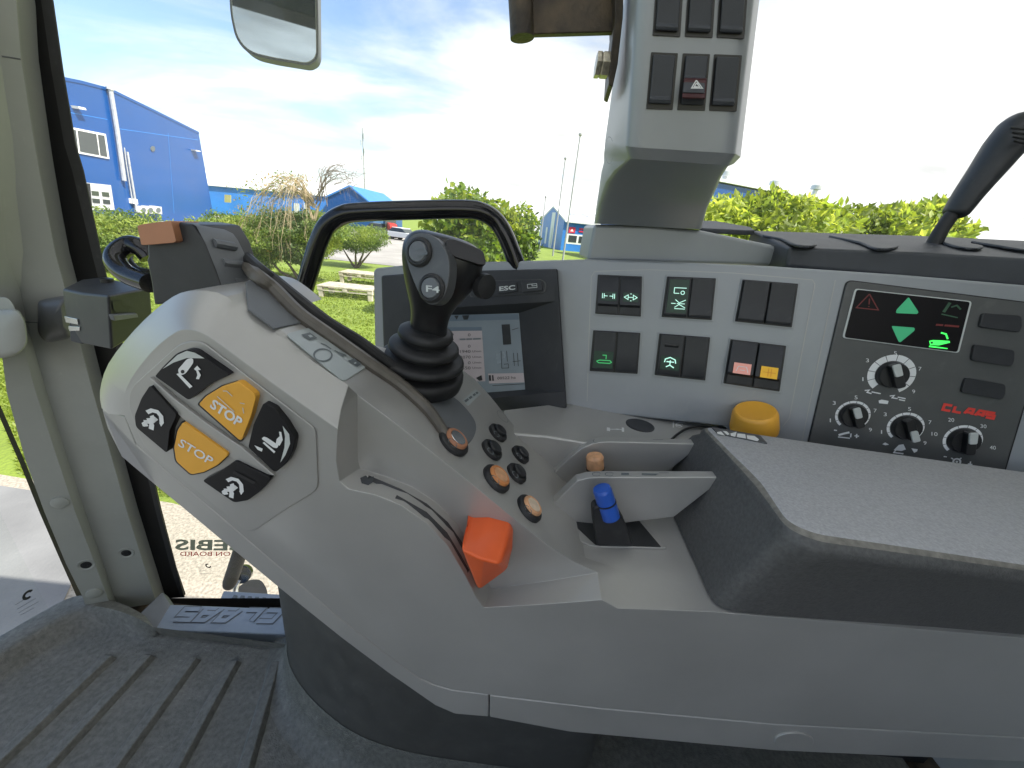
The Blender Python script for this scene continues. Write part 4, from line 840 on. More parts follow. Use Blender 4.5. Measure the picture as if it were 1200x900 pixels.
# ---- pedestal that carries the console
pd = thing('console_pedestal', (-.1, .5, FZ), 'dark grey rounded pedestal rising from the floor mat under the console', 'pedestal')
foot = [(-.435, .74), (-.437, .64), (-.43, .575), (-.40, .52), (-.35, .475), (-.28, .435), (-.20, .405), (-.10, .39), (.05, .385), (.18, .385), (.21, .40)]
foot = [Vector((*q, 0)) for q in spline([(x, y) for x, y in foot], 4)]
def off(d):
    o = []
    for i, q in enumerate(foot):
        t = (foot[min(i+1, len(foot)-1)]-foot[max(i-1, 0)]).normalized(); o.append(q+Vector((-abs(t.y) if t.y < 0 else t.y*0-abs(t.y)*0, -abs(t.x), 0)).normalized()*d)
    return o
rg = [[q+Vector((0, 0, z)) for q in off(d)] for z, d in ((-.44, 0), (-.70, .004), (FZ+.05, .008))]
loft('column', rg, 'pedestal', pd, caps=False, closed=False, ang=60)
rg = [[q+Vector((0, 0, z)) for q in off(d)] for z, d in ((FZ+.075, .0085), (FZ+.06, .013), (FZ+.035, .018), (FZ+.016, .026), (FZ+.006, .040), (FZ+.001, .058))]
loft('flared_foot', rg, 'matfloor', pd, caps=False, closed=False, ang=70)
sk = box('shadow_panel', (.55, .52, -.70), (.80, .06, .52), 'ink', None); tag(sk, 'black panel painted as the shadow beneath the rear of the console', 'panel')  # black sheet standing in for the shade under the console
# ---- latch on the pillar
la = thing('pillar_latch', PY(110, 400, .56), 'black plastic window latch box clamped to the corner pillar', 'latch')
LY = .50
def bxpoly(nm, top, drop, m, bev=.003):
    pass
zl2 = ZM(50, 240, 4)
P_ = lambda x, y, Y: PY(*zl2([(x, y)])[0], Y)
tL = P_(90, 392, .54); tM = P_(180, 412, .52); tR = P_(306, 424, .50); tB = P_(505, 388, .57); tC = P_(288, 338, .62); tD = P_(180, 350, .60)
def dropto(q, x, y, Y): return P_(x, y, Y)
bl_, bm_, br_, bb_ = P_(106, 520, .54), P_(184, 655, .52), P_(322, 682, .50), P_(520, 560, .57)
lbx = M('box', [tL, tM, tR, tB, tC, tD, bl_, bm_, br_, bb_, tC+(bb_-tB), tD+(bl_-tL)], [[0, 1, 2, 3, 4, 5], [0, 6, 7, 1], [1, 7, 8, 2], [2, 8, 9, 3], [3, 9, 10, 4], [4, 10, 11, 5], [5, 11, 6, 0], [6, 11, 10, 9, 8, 7]], 'bezel', la, bev=.004, seg=3)
lathe('stud', P_(302, 355, .59), (0, 0, 1), [(.008, -.006), (.008, .003), (.005, .004), (0, .004)], 'black', la, caps=False)
FP = Pl(P_(400, 500, .53), (tR-tB).cross(tR-br_))
LS = Skin(lbx)
M('slot', [LS.at(x, y)[0]*.997 for x, y in zl2([(328, 452), (372, 447), (376, 472), (420, 476), (420, 500), (345, 508), (331, 490)])], [list(range(7))], 'ink', la, flip=False)
slab('catch_arm', FP, zl2([(330, 518), (445, 510), (450, 528), (340, 545)]), .006, 'coolgrey', la, bev=.001)
LF = Pl(P_(130, 560, .535), (tL-tM).cross(tL-bl_))
slab('catch_plate', LF, zl2([(100, 522), (160, 535), (165, 562), (108, 552)]), .003, 'silver', la, bev=.0006)
slab('catch_plate', LF, zl2([(118, 568), (172, 572), (172, 590), (124, 592)]), .003, 'silver', la, bev=.0006)
prism('body', [P_(x, y, .538) for x, y in [(120, 520), (186, 560), (186, 655), (128, 640)]], (.0, .04, 0), 'cover', la, bev=.002)
cp = loft('pillar_cap', [[PY(60+(x-60)*s, 373+(y-373)*s, Y) for x, y in rounded([(44, 352), (78, 346), (84, 396), (54, 402), (44, 390)], 7, 4)] for s, Y in ((1.0, .66), (1.0, .62), (.9, .607), (.6, .60), (.1, .598))], 'darkgrey', la, ang=60)
cp['label'] = 'rounded dark grey mounting pad'
gh = thing('grey_handle', PY(15, 385, .60), 'rounded pale grey plastic handle block at the left edge of the pillar', 'handle')
loft('block', [[PY(c+(x-c)*s, 392+(y-392)*s, Y) for x, y in rounded([(-45, 366), (22, 362), (30, 376), (33, 404), (18, 418), (-45, 424)], 9, 4)] for c, s, Y in ((0, 1, .62), (0, 1, .555), (0, .95, .545), (0, .75, .541), (0, .1, .540))], 'plastic_pillar', gh, ang=60)
loft('thumb_piece', [[PY(x, y, Y) for x, y in rounded([(-45, 352), (8, 348), (16, 356), (20, 368), (-45, 372)], 5, 3)] for Y in (.61, .565)], 'plastic_pillar', gh, bev=.004, seg=3)
# ---- unseen roof; rear wall and left panel added to block light
rf = thing('cab_canopy', (0, 0, .76), 'pale unseen cab roof with a frosted panel added for overhead light', 'cab roof')
for c_, s_2 in (((-.02, .80, .80), (2.25, .31, .09)), ((-.02, -.84, .78), (2.25, .31, .13)), ((-1.02, -.02, .80), (.25, 1.35, .09)), ((.98, -.02, .80), (.25, 1.35, .09))): box('roof_rail', c_, s_2, 'lining_dark' if c_[1] < -.5 else 'roofliner', rf, bev=.01)  # unseen rails; the left one darkened to give the mirror a dark band
box('light_hatch', (-.02, -.02, .81), (1.76, 1.36, .02), 'light_hatch', rf)  # made-up frosted panel, added as a soft overhead light
lw = box('shade_wall', (0, -.98, -.60), (2.0, .05, .70), 'lining_dark', None, bev=.01); tag(lw, 'unseen dark panel added on the driver entry side to cut frontal light', 'door')  # out of view, added to reduce the light from the left
fl_ = box('cab_floor', (0, -.14, FZ-.06), (1.98, 1.62, .08), 'steel_dark', None); tag(fl_, kind='structure')
rw = box('shade_wall', (1.02, -.1, -.12), (.06, 1.7, 1.74), 'roofliner', None, bev=.01); tag(rw, 'pale unseen rear wall added behind the seat to keep the sun out', 'cab wall')  # out of view, raised to the roof to stop direct sun
# ---- unseen driver's seat beside the camera, added to darken the console side
se = thing('driver_seat', (.55, -.42, FZ), 'unseen dark driver seat added to shade the armrest console', 'seat')
box('cushion', (.42, -.42, -.52), (.54, .52, .14), 'lining_dark', se, bev=.04, seg=4)
box('backrest', (.76, -.42, -.14), (.15, .50, .70), 'lining_dark', se, bev=.05, seg=4)
box('base', (.46, -.42, -.77), (.40, .38, .36), 'black', se, bev=.02)
# ---- outside mirror
mir = thing('rear_view_mirror', PY(322, 70, 1.05), 'large rounded rear view mirror in grey housing outside the side window', 'mirror')
zm = ZM(250, 0, 8)
mo = [(130, -300), (975, -420), (985, 520), (960, 580), (900, 612), (860, 612), (560, 562), (380, 520), (280, 460), (205, 350), (160, 150)]
YM = 1.05
MP = Pl(PY(322, 30, YM), (.34, -1, -.07))
mg = rounded(zm(mo), [6, 6, 4, 4, 3, 2, 6, 10, 10, 14, 10], 4)
slab('housing', MP, mg, 0, 'coolgrey', mir, bev=.008, seg=3, base=-.05)
cm = Vector((323, 10))
mi_ = [tuple(cm+(Vector(q)-cm)*.945) for q in mg]
slab('rim', MP, [tuple(cm+(Vector(q)-cm)*.955) for q in mg], .0015, 'pale', mir, base=-.001)
slab('mirror_glass', MP, mi_, .003, 'mirror', mir, base=-.001)
tube('arm', [MP.hit(330, -30, -.05), MP.hit(420, -140, -.05), Vector((.1, .95, .80)), Vector((.1, .75, .80))], .014, 'black', mir, n=10)
# ---- things outside the low part of the side window
hp = thing('handrail_post', PY(275, 660, .93), 'thick black rounded handrail end outside the low side window', 'handrail')
tube('post', [PY(296, 590, .93), PY(284, 638, .93), PY(270, 681, .93), PY(268, 687, .93)], [.022, .022, .022, .012], 'rubber', hp, n=18)
lp = thing('work_lamp', PY(290, 668, 1.02), 'small round black work lamp beside the handrail end', 'lamp')
lathe('shell', PY(285, 672, 1.04), Vector((.2, -1, .55)), [(.004, -.02), (.03, -.01), (.033, .012), (.030, .016), (.024, .012), (.0, .010)], 'gloss', lp, caps=False)
tube('bracket', [PY(283, 678, 1.03), PY(276, 690, 1.0), PY(278, 704, .98)], .009, 'silver', lp, n=8)
sf = thing('serrated_step', (-.65, .95, -1.03), 'pale blue grey serrated access step outside the window', 'step')
ST = Pl((0, .9, -1.02), (0, 0, 1))
prism('tread', [ST.hit(x, y) for x, y in [(262, 692), (340, 697), (420, 705), (420, 730), (250, 720)]], (0, 0, -.02), 'sill', sf, bev=.003)
for k in range(9): slab('tooth', ST, [(274+k*8.5, 697+k*.7), (278+k*8.5, 697.3+k*.7), (276+k*8.5, 701+k*.7), (272+k*8.5, 700.6+k*.7)], .006, 'inkgrey', sf)
fd = loft('wheel_guard', [[PY(x, y, Y) for x, y in rounded([(268, 712), (276, 690), (292, 679), (306, 679), (313, 690), (315, 712)], 5, 3)] for Y in (1.15, 1.35)], 'darkgrey', None, bev=.004); tag(fd, 'dark rounded wheel guard hump behind the access step', 'wheel guard')
# ================================================================== THE YARD OUTSIDE
GZ = -2.85
mat('clad', (.012, .078, .28), .18, var=.03, vscale=.3, spec=.5)
mat('clad_light', (.035, .20, .60), .4, var=.08, vscale=.4)
mat('roof_white', (.74, .75, .74), .5, var=.04, vscale=.5)
mat('frame_white', (.75, .76, .76), .4, var=.03)
mat('winglass', (.05, .06, .06), .06, var=0, spec=.9)
mat('galv', (.58, .60, .62), .35, metal=.6, var=.08, vscale=3)
mat('door_grey', (.55, .56, .56), .5, var=.05, vscale=2)
mat('wood', (.55, .49, .40), .75, var=.2, vscale=4)
mat('bark', (.14, .11, .085), .9, var=.3, vscale=9)
mat('twig', (.42, .33, .21), .85, var=.25, vscale=6)
mat('twig_dark', (.20, .155, .12), .85, var=.25, vscale=6)
mat('red_paint', (.55, .03, .025), .35, var=.03)
mat('car_white', (.75, .76, .77), .25, var=.02)
mat('sign_yellow', (.42, .40, .16), .6, var=.1)
mat('pole', (.33, .34, .35), .5, var=.05)
mat('sign_red', (.62, .03, .07), .5, var=.02)
mat('asphalt', (.34, .32, .295), .9, var=.16, vscale=.35, bump=.5, bscale=30)
mat('gravel', (.36, .32, .255), .95, var=.22, vscale=45, bump=.7, bscale=110)
mat('concrete', (.21, .212, .208), .9, var=.12, vscale=1.4, bump=.3, bscale=40)
mat('grass', (.19, .26, .035), .95, var=.14, vscale=.9, bump=1.0, bscale=25)
def sheet(name, pts, z, m):
    o = M(name, [(x, y, GZ+z) for x, y in pts], [list(range(len(pts)))], m, None, flip=False); return tag(o, kind='structure')
sheet('ground', [(-900, -900), (900, -900), (900, 1500), (-900, 1500)], 0, 'grass')
sheet('gravel_apron', spline([(-30, -30), (30, -30), (30, 3.4), (8, 3.0), (0, 2.75), (-2.2, 2.75), (-3.2, 2.95), (-30, 5.0)], 1, True), .02, 'gravel')
sheet('concrete_pad', [(-26, -20), (-2.62, -20), (-2.62, 1.2), (-3.4, 2.35), (-4.3, 2.9), (-26, 4.2)], .028, 'concrete')
sheet('yard_road', [(-120, 24), (-6, 24), (-2.5, 30), (2, 68), (-120, 68)], .02, 'asphalt')
def bld(name, base, label): return thing(name, base, label, 'building')
# ---- tall blue hall on the left
Bp = PY(233, 157, 50); Ap = PY(63, 92, 33); nA = (Vector((Bp.x, Bp.y, 0))-Vector((Ap.x, Ap.y, 0))).cross(Vector((0, 0, 1)))
HA = Pl(Bp, nA); HAi = -HA.n
h1 = bld('blue_hall', Vector((Bp.x, Bp.y, GZ)), 'tall glossy blue clad hall with white framed window and flue pipe')
tops = [HA.hit(x, y) for x, y in [(-60, 66), (40, 88), (64, 92), (95, 98), (130, 107), (180, 131), (233, 157)]]
bots = [Vector((q.x, q.y, GZ)) for q in tops]
prism('wall', tops+bots[::-1], HAi*24, 'clad', h1)
loft('roof_edge', [[q+HA.n*.05, q+Vector((0, 0, .22))+HA.n*.05, q+Vector((0, 0, .22))-HA.n*.3, q-HA.n*.3] for q in tops], 'clad', h1)
zA = ZM(60, 80, 5)
def onA(nm, pts, h, m, par=h1, **k): return slab(nm, HA, zA(pts), h, m, par, **k)
wf = onA('window', [(95, 340), (320, 385), (342, 532), (118, 490)], .10, 'frame_white')
for q in ([(108, 354), (145, 362), (160, 486), (126, 480)], [(156, 364), (265, 386), (282, 509), (172, 488)], [(275, 388), (312, 395), (330, 520), (290, 511)]): onA('pane', q, .13, 'winglass', wf, base=.09)
dr = onA('sectional_door', [(160, 665), (350, 685), (372, 830), (185, 830)], .08, 'door_grey')
for q in ([(238, 718), (278, 722), (282, 748), (242, 745)], [(298, 724), (338, 728), (342, 755), (302, 750)], [(242, 762), (284, 766), (288, 792), (246, 788)], [(304, 768), (344, 772), (348, 797), (308, 794)]): onA('pane', q, .12, 'winglass', dr, base=.07)
onA('opening', [(162, 668), (228, 676), (242, 820), (190, 830)], .10, 'ink', dr)
def pipe(nm, pts, r, m, par): return tube(nm, [HA.hit(*q, .25) for q in zA(pts)], r, m, par, n=8, sm=0)
fl_p = pipe('flue_pipe', [(345, 115), (385, 360), (428, 660)], .17, 'galv', h1)
pipe('cowl', [(342, 112), (345, 128)], .26, 'galv', fl_p)
pipe('cable_duct', [(428, 465), (440, 560), (478, 790)], .05, 'galv', h1); pipe('cable_duct', [(446, 490), (470, 640), (495, 790), (500, 840)], .09, 'galv', h1)
onA('meter_box', [(472, 762), (506, 768), (510, 798), (476, 792)], .25, 'frame_white')
for x in (520, 562, 607):
    ac = onA('air_conditioner', [(x, 806), (x+40, 812), (x+44, 856), (x+4, 846)], .5, 'door_grey')
    prism('fan_grille', [HA.hit(*zA([q])[0], .52) for q in arc(x+22, 832, 14, 15, 0, 360, 12)[:-1]], -HA.n*.02, 'inkgrey', ac)
onA('wall_lamp', [(158, 222), (200, 232), (208, 246), (165, 238)], .5, 'frame_white'); onA('wall_lamp', [(846, 478), (874, 484), (876, 490), (850, 486)], .5, 'frame_white')
onA('round_vent', arc(598, 472, 12, 16, 0, 360, 12)[:-1], .08, 'inkgrey')
strokes('panel_joint', HA, [zA([(400, 355), (860, 420)]), zA([(60, 250), (330, 300)]), zA([(685, 380), (720, 850)])], .05, 'clad_light', h1, .01)
# ---- long low hall
h2 = bld('low_hall', PY(330, 260, 76), 'long low blue hall with white pitched roof behind the bare tree')
def ground(v): return Vector((v.x, v.y, GZ))
tp2_ = [PY(200, 213.5, 72), PY(296, 222, 76), PY(384, 230.5, 80)]
prism('wall', tp2_+[ground(q) for q in tp2_[::-1]], (0, 20, 0), 'clad_light', h2)
rdg = [PY(200, 197, 84), PY(310, 209, 88), PY(400, 218.5, 92)]
loft('roof', [[a+Vector((0, -.5, .02)), r_, r_+Vector((0, 0, .3)), a+Vector((0, -.5, .35))] for a, r_ in zip(tp2_, rdg)], 'roof_white', h2)
for x in (345, 357): prism('door', [PY(x+a, y, 77.5) for a, y in ((0, 238), (6, 238.6), (6, 252), (0, 251.5))], (0, -.1, 0), 'frame_white', h2)
sg = prism('sign_board', [PY(x, y, 71) for x, y in ((263, 228), (270, 228.6), (270, 237.5), (263, 237))], (0, .2, 0), 'sign_yellow', None); tag(sg, 'small yellow notice board in front of the long low hall', 'sign')
h3 = bld('gabled_shed', PY(410, 262, 82), 'blue gabled shed end rising just above the black rail')
gb = [PY(382, 232, 78), PY(410, 219, 78), PY(437, 241, 78)]
prism('wall', gb+[ground(gb[2]), ground(gb[0])], (0, 18, 0), 'clad', h3)
loft('roof_edge', [[q+Vector((0, -.25, 0)), q+Vector((0, -.25, .28)), q+Vector((0, 18, .28)), q+Vector((0, 18, 0))] for q in gb], 'clad_light', h3)
# ---- hall at the flagpoles
C3 = Vector((6.0, 72, GZ)); u3 = Vector((.97, .25, 0)); v3 = Vector((-.25, .97, 0)); L3 = 30; W3 = 14.5; E3 = 4.75; A3 = 7.0
h4 = bld('sign_hall', C3, 'blue hall with white roof and red sign beyond the flagpoles')
up = Vector((0, 0, 1))
gbl = [C3, C3+v3*W3, C3+v3*W3+up*E3, C3+v3*W3/2+up*A3, C3+up*E3]
prism('wall', gbl, u3*L3, 'clad_light', h4)
for a, b in ((gbl[4], gbl[3]), (gbl[2], gbl[3])):
    e = (a-b).normalized()*.6
    prism('roof', [a+e+up*.05, b+up*.05, b+up*.35, a+e+up*.35], u3*(L3+.4), 'roof_white', h4)
WP = Pl(C3+up*2, -v3); GP = Pl(C3+up*2, -u3)
zg = ZM(620, 170, 6.43)
for k in range(9): 
    q = C3+u3*(1.2+k*1.9)+up*1.5-v3*.06; prism('window', [q, q+u3*1.5, q+u3*1.5+up*1.1, q+up*1.1], v3*.04, 'winglass', h4)
q = C3+u3*.8+up*1.2-v3*.02; prism('window_band', [q, q+u3*19, q+u3*19+up*1.65, q+up*1.65], v3*.01, 'frame_white', h4)
q = C3+u3*1.0+up*3.0-v3*.1; sg = prism('sign_panel', [q, q+u3*1.2, q+u3*1.2+up*.95, q+up*.95], v3*.08, 'sign_red', h4)
fills('emblem', Pl(q, -v3), [[proj(q+u3*a+up*b) for a, b in ((.3, .25), (.6, .7), (.9, .25))]], 'white', sg, .02)
q = C3+u3*2.9+up*3.3-v3*.1
for k in range(2): prism('sign_lettering', [q+up*(.38-.42*k), q+u3*(5-2*k)+up*(.38-.42*k), q+u3*(5-2*k)+up*(.62-.42*k), q+up*(.62-.42*k)], v3*.08, 'sign_red', h4)
q = C3+v3*5.2-u3*.05; prism('white_door', [q, q+v3*2.0, q+v3*2.0+up*6.2, q+up*6.2], u3*.04, 'frame_white', h4)
for a in (.35, .62, .88):
    q = C3+v3*a*W3-u3*.05+up*.6; prism('window', [q, q+v3*1.0, q+v3*1.0+up*3, q+up*3], u3*.04, 'frame_white', h4)
for k in range(5):
    q = C3+u3*(2+k*2.6)+v3*2.6+up*(E3+1.15); prism('skylight', [q, q+u3*1.0, q+u3*1.0+v3*1.6+up*.5, q+v3*1.6+up*.5], up*.12, 'galv', h4)
# ---- hall behind the right hedge
q0 = PY(820, 213, 44); q1 = PY(965, 238, 51.5); q0.z = q1.z = (q0.z+q1.z)/2+.1
h5 = bld('far_hall', ground(q0), 'blue hall with pale roof trim showing above the leafy hedge')
prism('wall', [q0, q1, ground(q1), ground(q0)], (-6, 18, 0), 'clad', h5)
prism('roof_trim', [q0+up*.12+Vector((.1, -.3, 0)), q1+up*.12+Vector((.1, -.3, 0)), q1+up*.38+Vector((.1, -.3, 0)), q0+up*.38+Vector((.1, -.3, 0))], (-6, 18.3, 0), 'frame_white', h5)
for x, w in ((847, 8), (905, 8), (953, 7)):
    c = PY(x, 216+(x-847)*.13, 49 if x > 900 else 46.5); c.z = q0.z+.35; lathe('roof_vent', c, (0, 0, 1), [(.25, 0), (.25, .5), (.55, .55), (.55, .95), (.3, 1.1), (0, 1.1)], 'galv', h5, n=12)
# ---- poles
def mast(name, px, pbot, y, ptop, r, label, cat, grp=None):
    b = PY(px, pbot, y); b.z = GZ; t = PY(*ptop, y); h = t.z-GZ
    o = thing(name, b, label, cat, grp)
    lathe('pole', b, (0, 0, 1), [(r*1.3, 0), (r, h*.4), (r*.7, h)], 'pole', o, n=10)
    return o, b, h
for px, pb, y, pt, lb in ((661, 294, 44, (679, 160), 'tallest silver flagpole nearest to the switch column'), (649, 290, 52, (656, 187), 'middle silver flagpole with round finial before the blue gable'), (632.5, 290, 60, (636, 232), 'shortest thin flagpole beside the dense green bush')):
    o, b, h = mast('flagpole', px, pb, y, pt, .085, lb, 'flagpole', 'flagpoles in front of the blue hall')
    lathe('finial', b+up*h, (0, 0, 1), [(.05, 0), (.16, .12), (.16, .25), (0, .36)], 'pole', o, n=10)
o, b, h = mast('antenna_mast', 429, 255, 150, (425, 150), .22, 'slender grey antenna mast far behind the yard', 'mast')
for k in range(4): tube('antenna_panel', [b+up*(h-1.5-k*2.2)+Vector((.5*(-1)**k, -.3, 0)), b+up*(h-3.0-k*2.2)+Vector((.5*(-1)**k, -.3, 0))], .22, 'galv', o, n=6, sm=0)
# ---- plants
def leaves(name, par, blobs, nper, size, ms, seed, asp=.5, droop=.0, shell=.55):
    g = np.random.default_rng(seed); V = []; 
    C = []; 
    for (c, r), n in zip(blobs, nper):
        d = g.normal(size=(n, 3)); d /= np.linalg.norm(d, axis=1)[:, None]
        rad = (shell+(1-shell)*g.random(n)**.6)
        wob = 1+.16*np.sin(d[:, 0]*5+seed)*np.cos(d[:, 2]*6+1.3*seed)+.10*np.sin(d[:, 1]*9+d[:, 2]*11+seed)
        C.append(np.array(c)+d*(rad*wob)[:, None]*np.array(r))
    C = np.vstack(C); n = len(C)
    a = g.normal(size=(n, 3)); a[:, 2] -= droop; a /= np.linalg.norm(a, axis=1)[:, None]
    b = np.cross(a, g.normal(size=(n, 3))); b /= np.linalg.norm(b, axis=1)[:, None]
    s = (size*(.6+.8*g.random(n)))[:, None]; w = s*asp
    nn = np.cross(a, b)
    P = np.stack([C, C+a*s*.45+b*w*.5+nn*s*.06, C+a*s, C+a*s*.45-b*w*.5+nn*s*.06], 1).reshape(-1, 3)
    o0 = np.array(WL[par.name]) if par else np.zeros(3)
    me = bpy.data.meshes.new(name); me.from_pydata((P-o0).tolist(), [], np.arange(4*n).reshape(n, 4).tolist())
    for m in ms: me.materials.append(MATS[m])
    # clumps share a tone
    k = (np.sin(C[:, 0]*3.1/size*.12+seed)+np.sin(C[:, 2]*3.7/size*.12)+np.sin(C[:, 1]*2.9/size*.12)+g.normal(size=n)*.9)
    q = np.quantile(k, np.linspace(0, 1, len(ms)+1)[1:-1]); me.polygons.foreach_set('material_index', np.searchsorted(q, k).astype(np.int32))
    o = bpy.data.objects.new(name, me); link(o, o0, par); return o
def sticks(name, par, paths, rads, m, n=5):
    """several limbs grown from one trunk as one mesh"""
    V = []; F = []
    for P, r in zip(paths, rads):
        P = [Vector(p) for p in P]; b = len(V)
        for i, p in enumerate(P):
            t = (P[min(i+1, len(P)-1)]-P[max(i-1, 0)]).normalized(); e1, e2 = frame_of(t); rr = r*(1-.75*i/(len(P)-1))
            V += [p+(e1*math.cos(a)+e2*math.sin(a))*rr for a in (2*math.pi*j/n for j in range(n))]
        for i in range(len(P)-1):
            for j in range(n): F.append([b+i*n+j, b+i*n+(j+1) % n, b+(i+1)*n+(j+1) % n, b+(i+1)*n+j])
    return M(name, V, F, m, par, ang=80)
leafmat('needle_a', (.13, .20, .045), .35); leafmat('needle_b', (.22, .30, .065), .4); leafmat('needle_c', (.34, .40, .09), .4); leafmat('needle_d', (.07, .12, .03), .3)
leafmat('leaf_a', (.075, .135, .02), .45); leafmat('leaf_b', (.16, .25, .03), .5); leafmat('leaf_c', (.30, .36, .04), .5); leafmat('leaf_d', (.05, .09, .018), .4)
leafmat('yleaf_a', (.17, .22, .03), .5); leafmat('yleaf_b', (.27, .36, .065), .55); leafmat('yleaf_c', (.44, .50, .12), .55)
leafmat('dry_leaf', (.42, .28, .12), .4)
BR = random.Random(3)
def bush(name, label, cat, grp, y, blobs, trunks, nl, size, ms, seed, asp, bark='bark'):
    """blobs in pixels: (cx, cy, rx, ry, depth m); trunks: pixel polylines"""
    bs = []; ns = []
    for cx, cy, rx, ry, dp in blobs:
        c = PY(cx, cy, y+BR.uniform(-.15, .15)*dp); sx = (PY(cx+rx, cy, y)-PY(cx, cy, y)).length; sz = (PY(cx, cy-ry, y)-PY(cx, cy, y)).length
        bs.append((tuple(c), (sx, dp, sz))); ns.append(rx*ry)
    tot = sum(ns); ns = [int(nl*q/tot) for q in ns]
    x0 = bs[0][0][0]; o = thing(name, (bs[0][0][0], y, GZ), label, cat, grp)
    leaves('crown', o, bs, ns, size, ms, seed, asp)
    ps = []
    for t in trunks:
        P = [PY(x, yy, y) for x, yy in t]; P[0].z = GZ-.02
        ps.append([P[0]]+[p+Vector((0, BR.uniform(-.2, .2), 0)) for p in P[1:]])
    sticks('trunk', o, ps, [.075]*len(ps), bark, 7)
    return o
NB = ['needle_d', 'needle_a', 'needle_b', 'needle_b', 'needle_c']
bush('clipped_shrub', 'wide flat topped clipped evergreen shrub below the tall blue hall', 'shrub', 'clipped evergreen shrubs', 14.5, [(150, 284, 52, 36, 1.3), (112, 285, 40, 34, 1.3), (188, 300, 30, 30, 1.1), (80, 290, 40, 34, 1.2)], [[(150, 345), (150, 300)], [(120, 345), (112, 300)]], 36000, .12, NB, 11, .36)
bush('clipped_shrub', 'clipped evergreen shrub with reddish twigs behind the ribbed lever block', 'shrub', 'clipped evergreen shrubs', 16.5, [(268, 282, 34, 30, 1.2), (240, 290, 28, 30, 1.0), (296, 272, 30, 20, 1.0), (285, 305, 28, 22, 1.0)], [[(312, 330), (300, 310), (290, 285)], [(318, 330), (306, 318), (280, 300)]], 28000, .12, NB, 12, .36)
bush('clipped_shrub', 'flat crowned evergreen shrub under the bare weeping tree', 'shrub', 'clipped evergreen shrubs', 15.6, [(345, 278, 44, 30, 1.3), (312, 285, 24, 22, 1.0), (375, 268, 28, 20, 1.0), (352, 292, 30, 16, 1.0)], [[(352, 322), (340, 312), (322, 292)], [(354, 322), (366, 305), (384, 288)], [(352, 322), (352, 305), (350, 285)], [(350, 322), (330, 318), (312, 296)]], 34000, .12, NB, 13, .36)
bush('clipped_shrub', 'small rounded evergreen shrub framed inside the black rail', 'shrub', 'clipped evergreen shrubs', 21.5, [(415, 278, 32, 15, 1.3), (437, 278, 18, 13, 1.0), (396, 280, 16, 13, 1.0), (420, 286, 26, 10, 1.0)], [[(416, 311), (408, 303), (398, 288)], [(417, 311), (417, 300), (416, 285)], [(418, 311), (428, 303), (440, 287)], [(418, 311), (424, 298), (428, 286)]], 16000, .10, NB, 14, .34)
LB = ['leaf_d', 'leaf_a', 'leaf_b', 'leaf_b', 'leaf_c']
bush('leafy_tree', 'loose leafy green tree with long side twig behind the joystick', 'tree', 'leafy trees behind the dash', 11.5, [(540, 252, 34, 34, .8), (522, 268, 26, 34, .7), (560, 262, 30, 36, .8), (548, 300, 46, 40, .9), (584, 240, 12, 5, .25)], [[(548, 400), (546, 320), (540, 260)], [(546, 350), (565, 285), (590, 238)]], 5200, .17, LB, 21, .55)
bush('leafy_tree', 'dense rounded leafy bush left of the flagpoles', 'tree', 'leafy trees behind the dash', 12.5, [(604, 270, 27, 30, .75), (600, 300, 30, 36, .8), (588, 262, 20, 18, .6)], [[(604, 380), (604, 320), (602, 275)]], 4600, .15, LB, 22, .55)
YB_ = ['yleaf_a', 'yleaf_a', 'yleaf_b', 'yleaf_b', 'yleaf_c', 'yleaf_c']
YT = 6.0
for nm, bl, tr, nl, sd, lb in ((0, [(848, 252, 32, 20, .6), (880, 250, 24, 22, .6), (838, 268, 34, 26, .8), (880, 275, 46, 26, .9)], [[(865, 420), (865, 330), (862, 260)]], 5200, 31, 'yellow green leafy hedge tree beside the switch column'),
        (1, [(912, 248, 24, 20, .6), (906, 232, 12, 9, .3), (945, 250, 22, 15, .5), (930, 275, 50, 26, .9), (972, 258, 22, 16, .6)], [[(930, 420), (930, 330), (925, 260)]], 5200, 32, 'yellow green leafy hedge tree below the roof vents'),
        (2, [(1022, 258, 20, 14, .5), (1046, 258, 18, 13, .5), (998, 272, 24, 14, .7), (1035, 282, 46, 20, .8)], [[(1030, 420), (1030, 340), (1028, 265)]], 4600, 33, 'low yellow green leafy hedge tree in mid gap of the hedge'),
        (3, [(1090, 254, 14, 15, .4), (1074, 250, 14, 10, .35), (1098, 244, 8, 8, .25), (1084, 276, 24, 20, .6)], [[(1092, 420), (1092, 340), (1085, 255)]], 3400, 34, 'thin yellow green hedge tree behind the hand lever')):
    bush('hedge_tree', lb, 'tree', 'hedge trees on the right', YT, bl, tr, nl, .10, YB_, sd, .5)
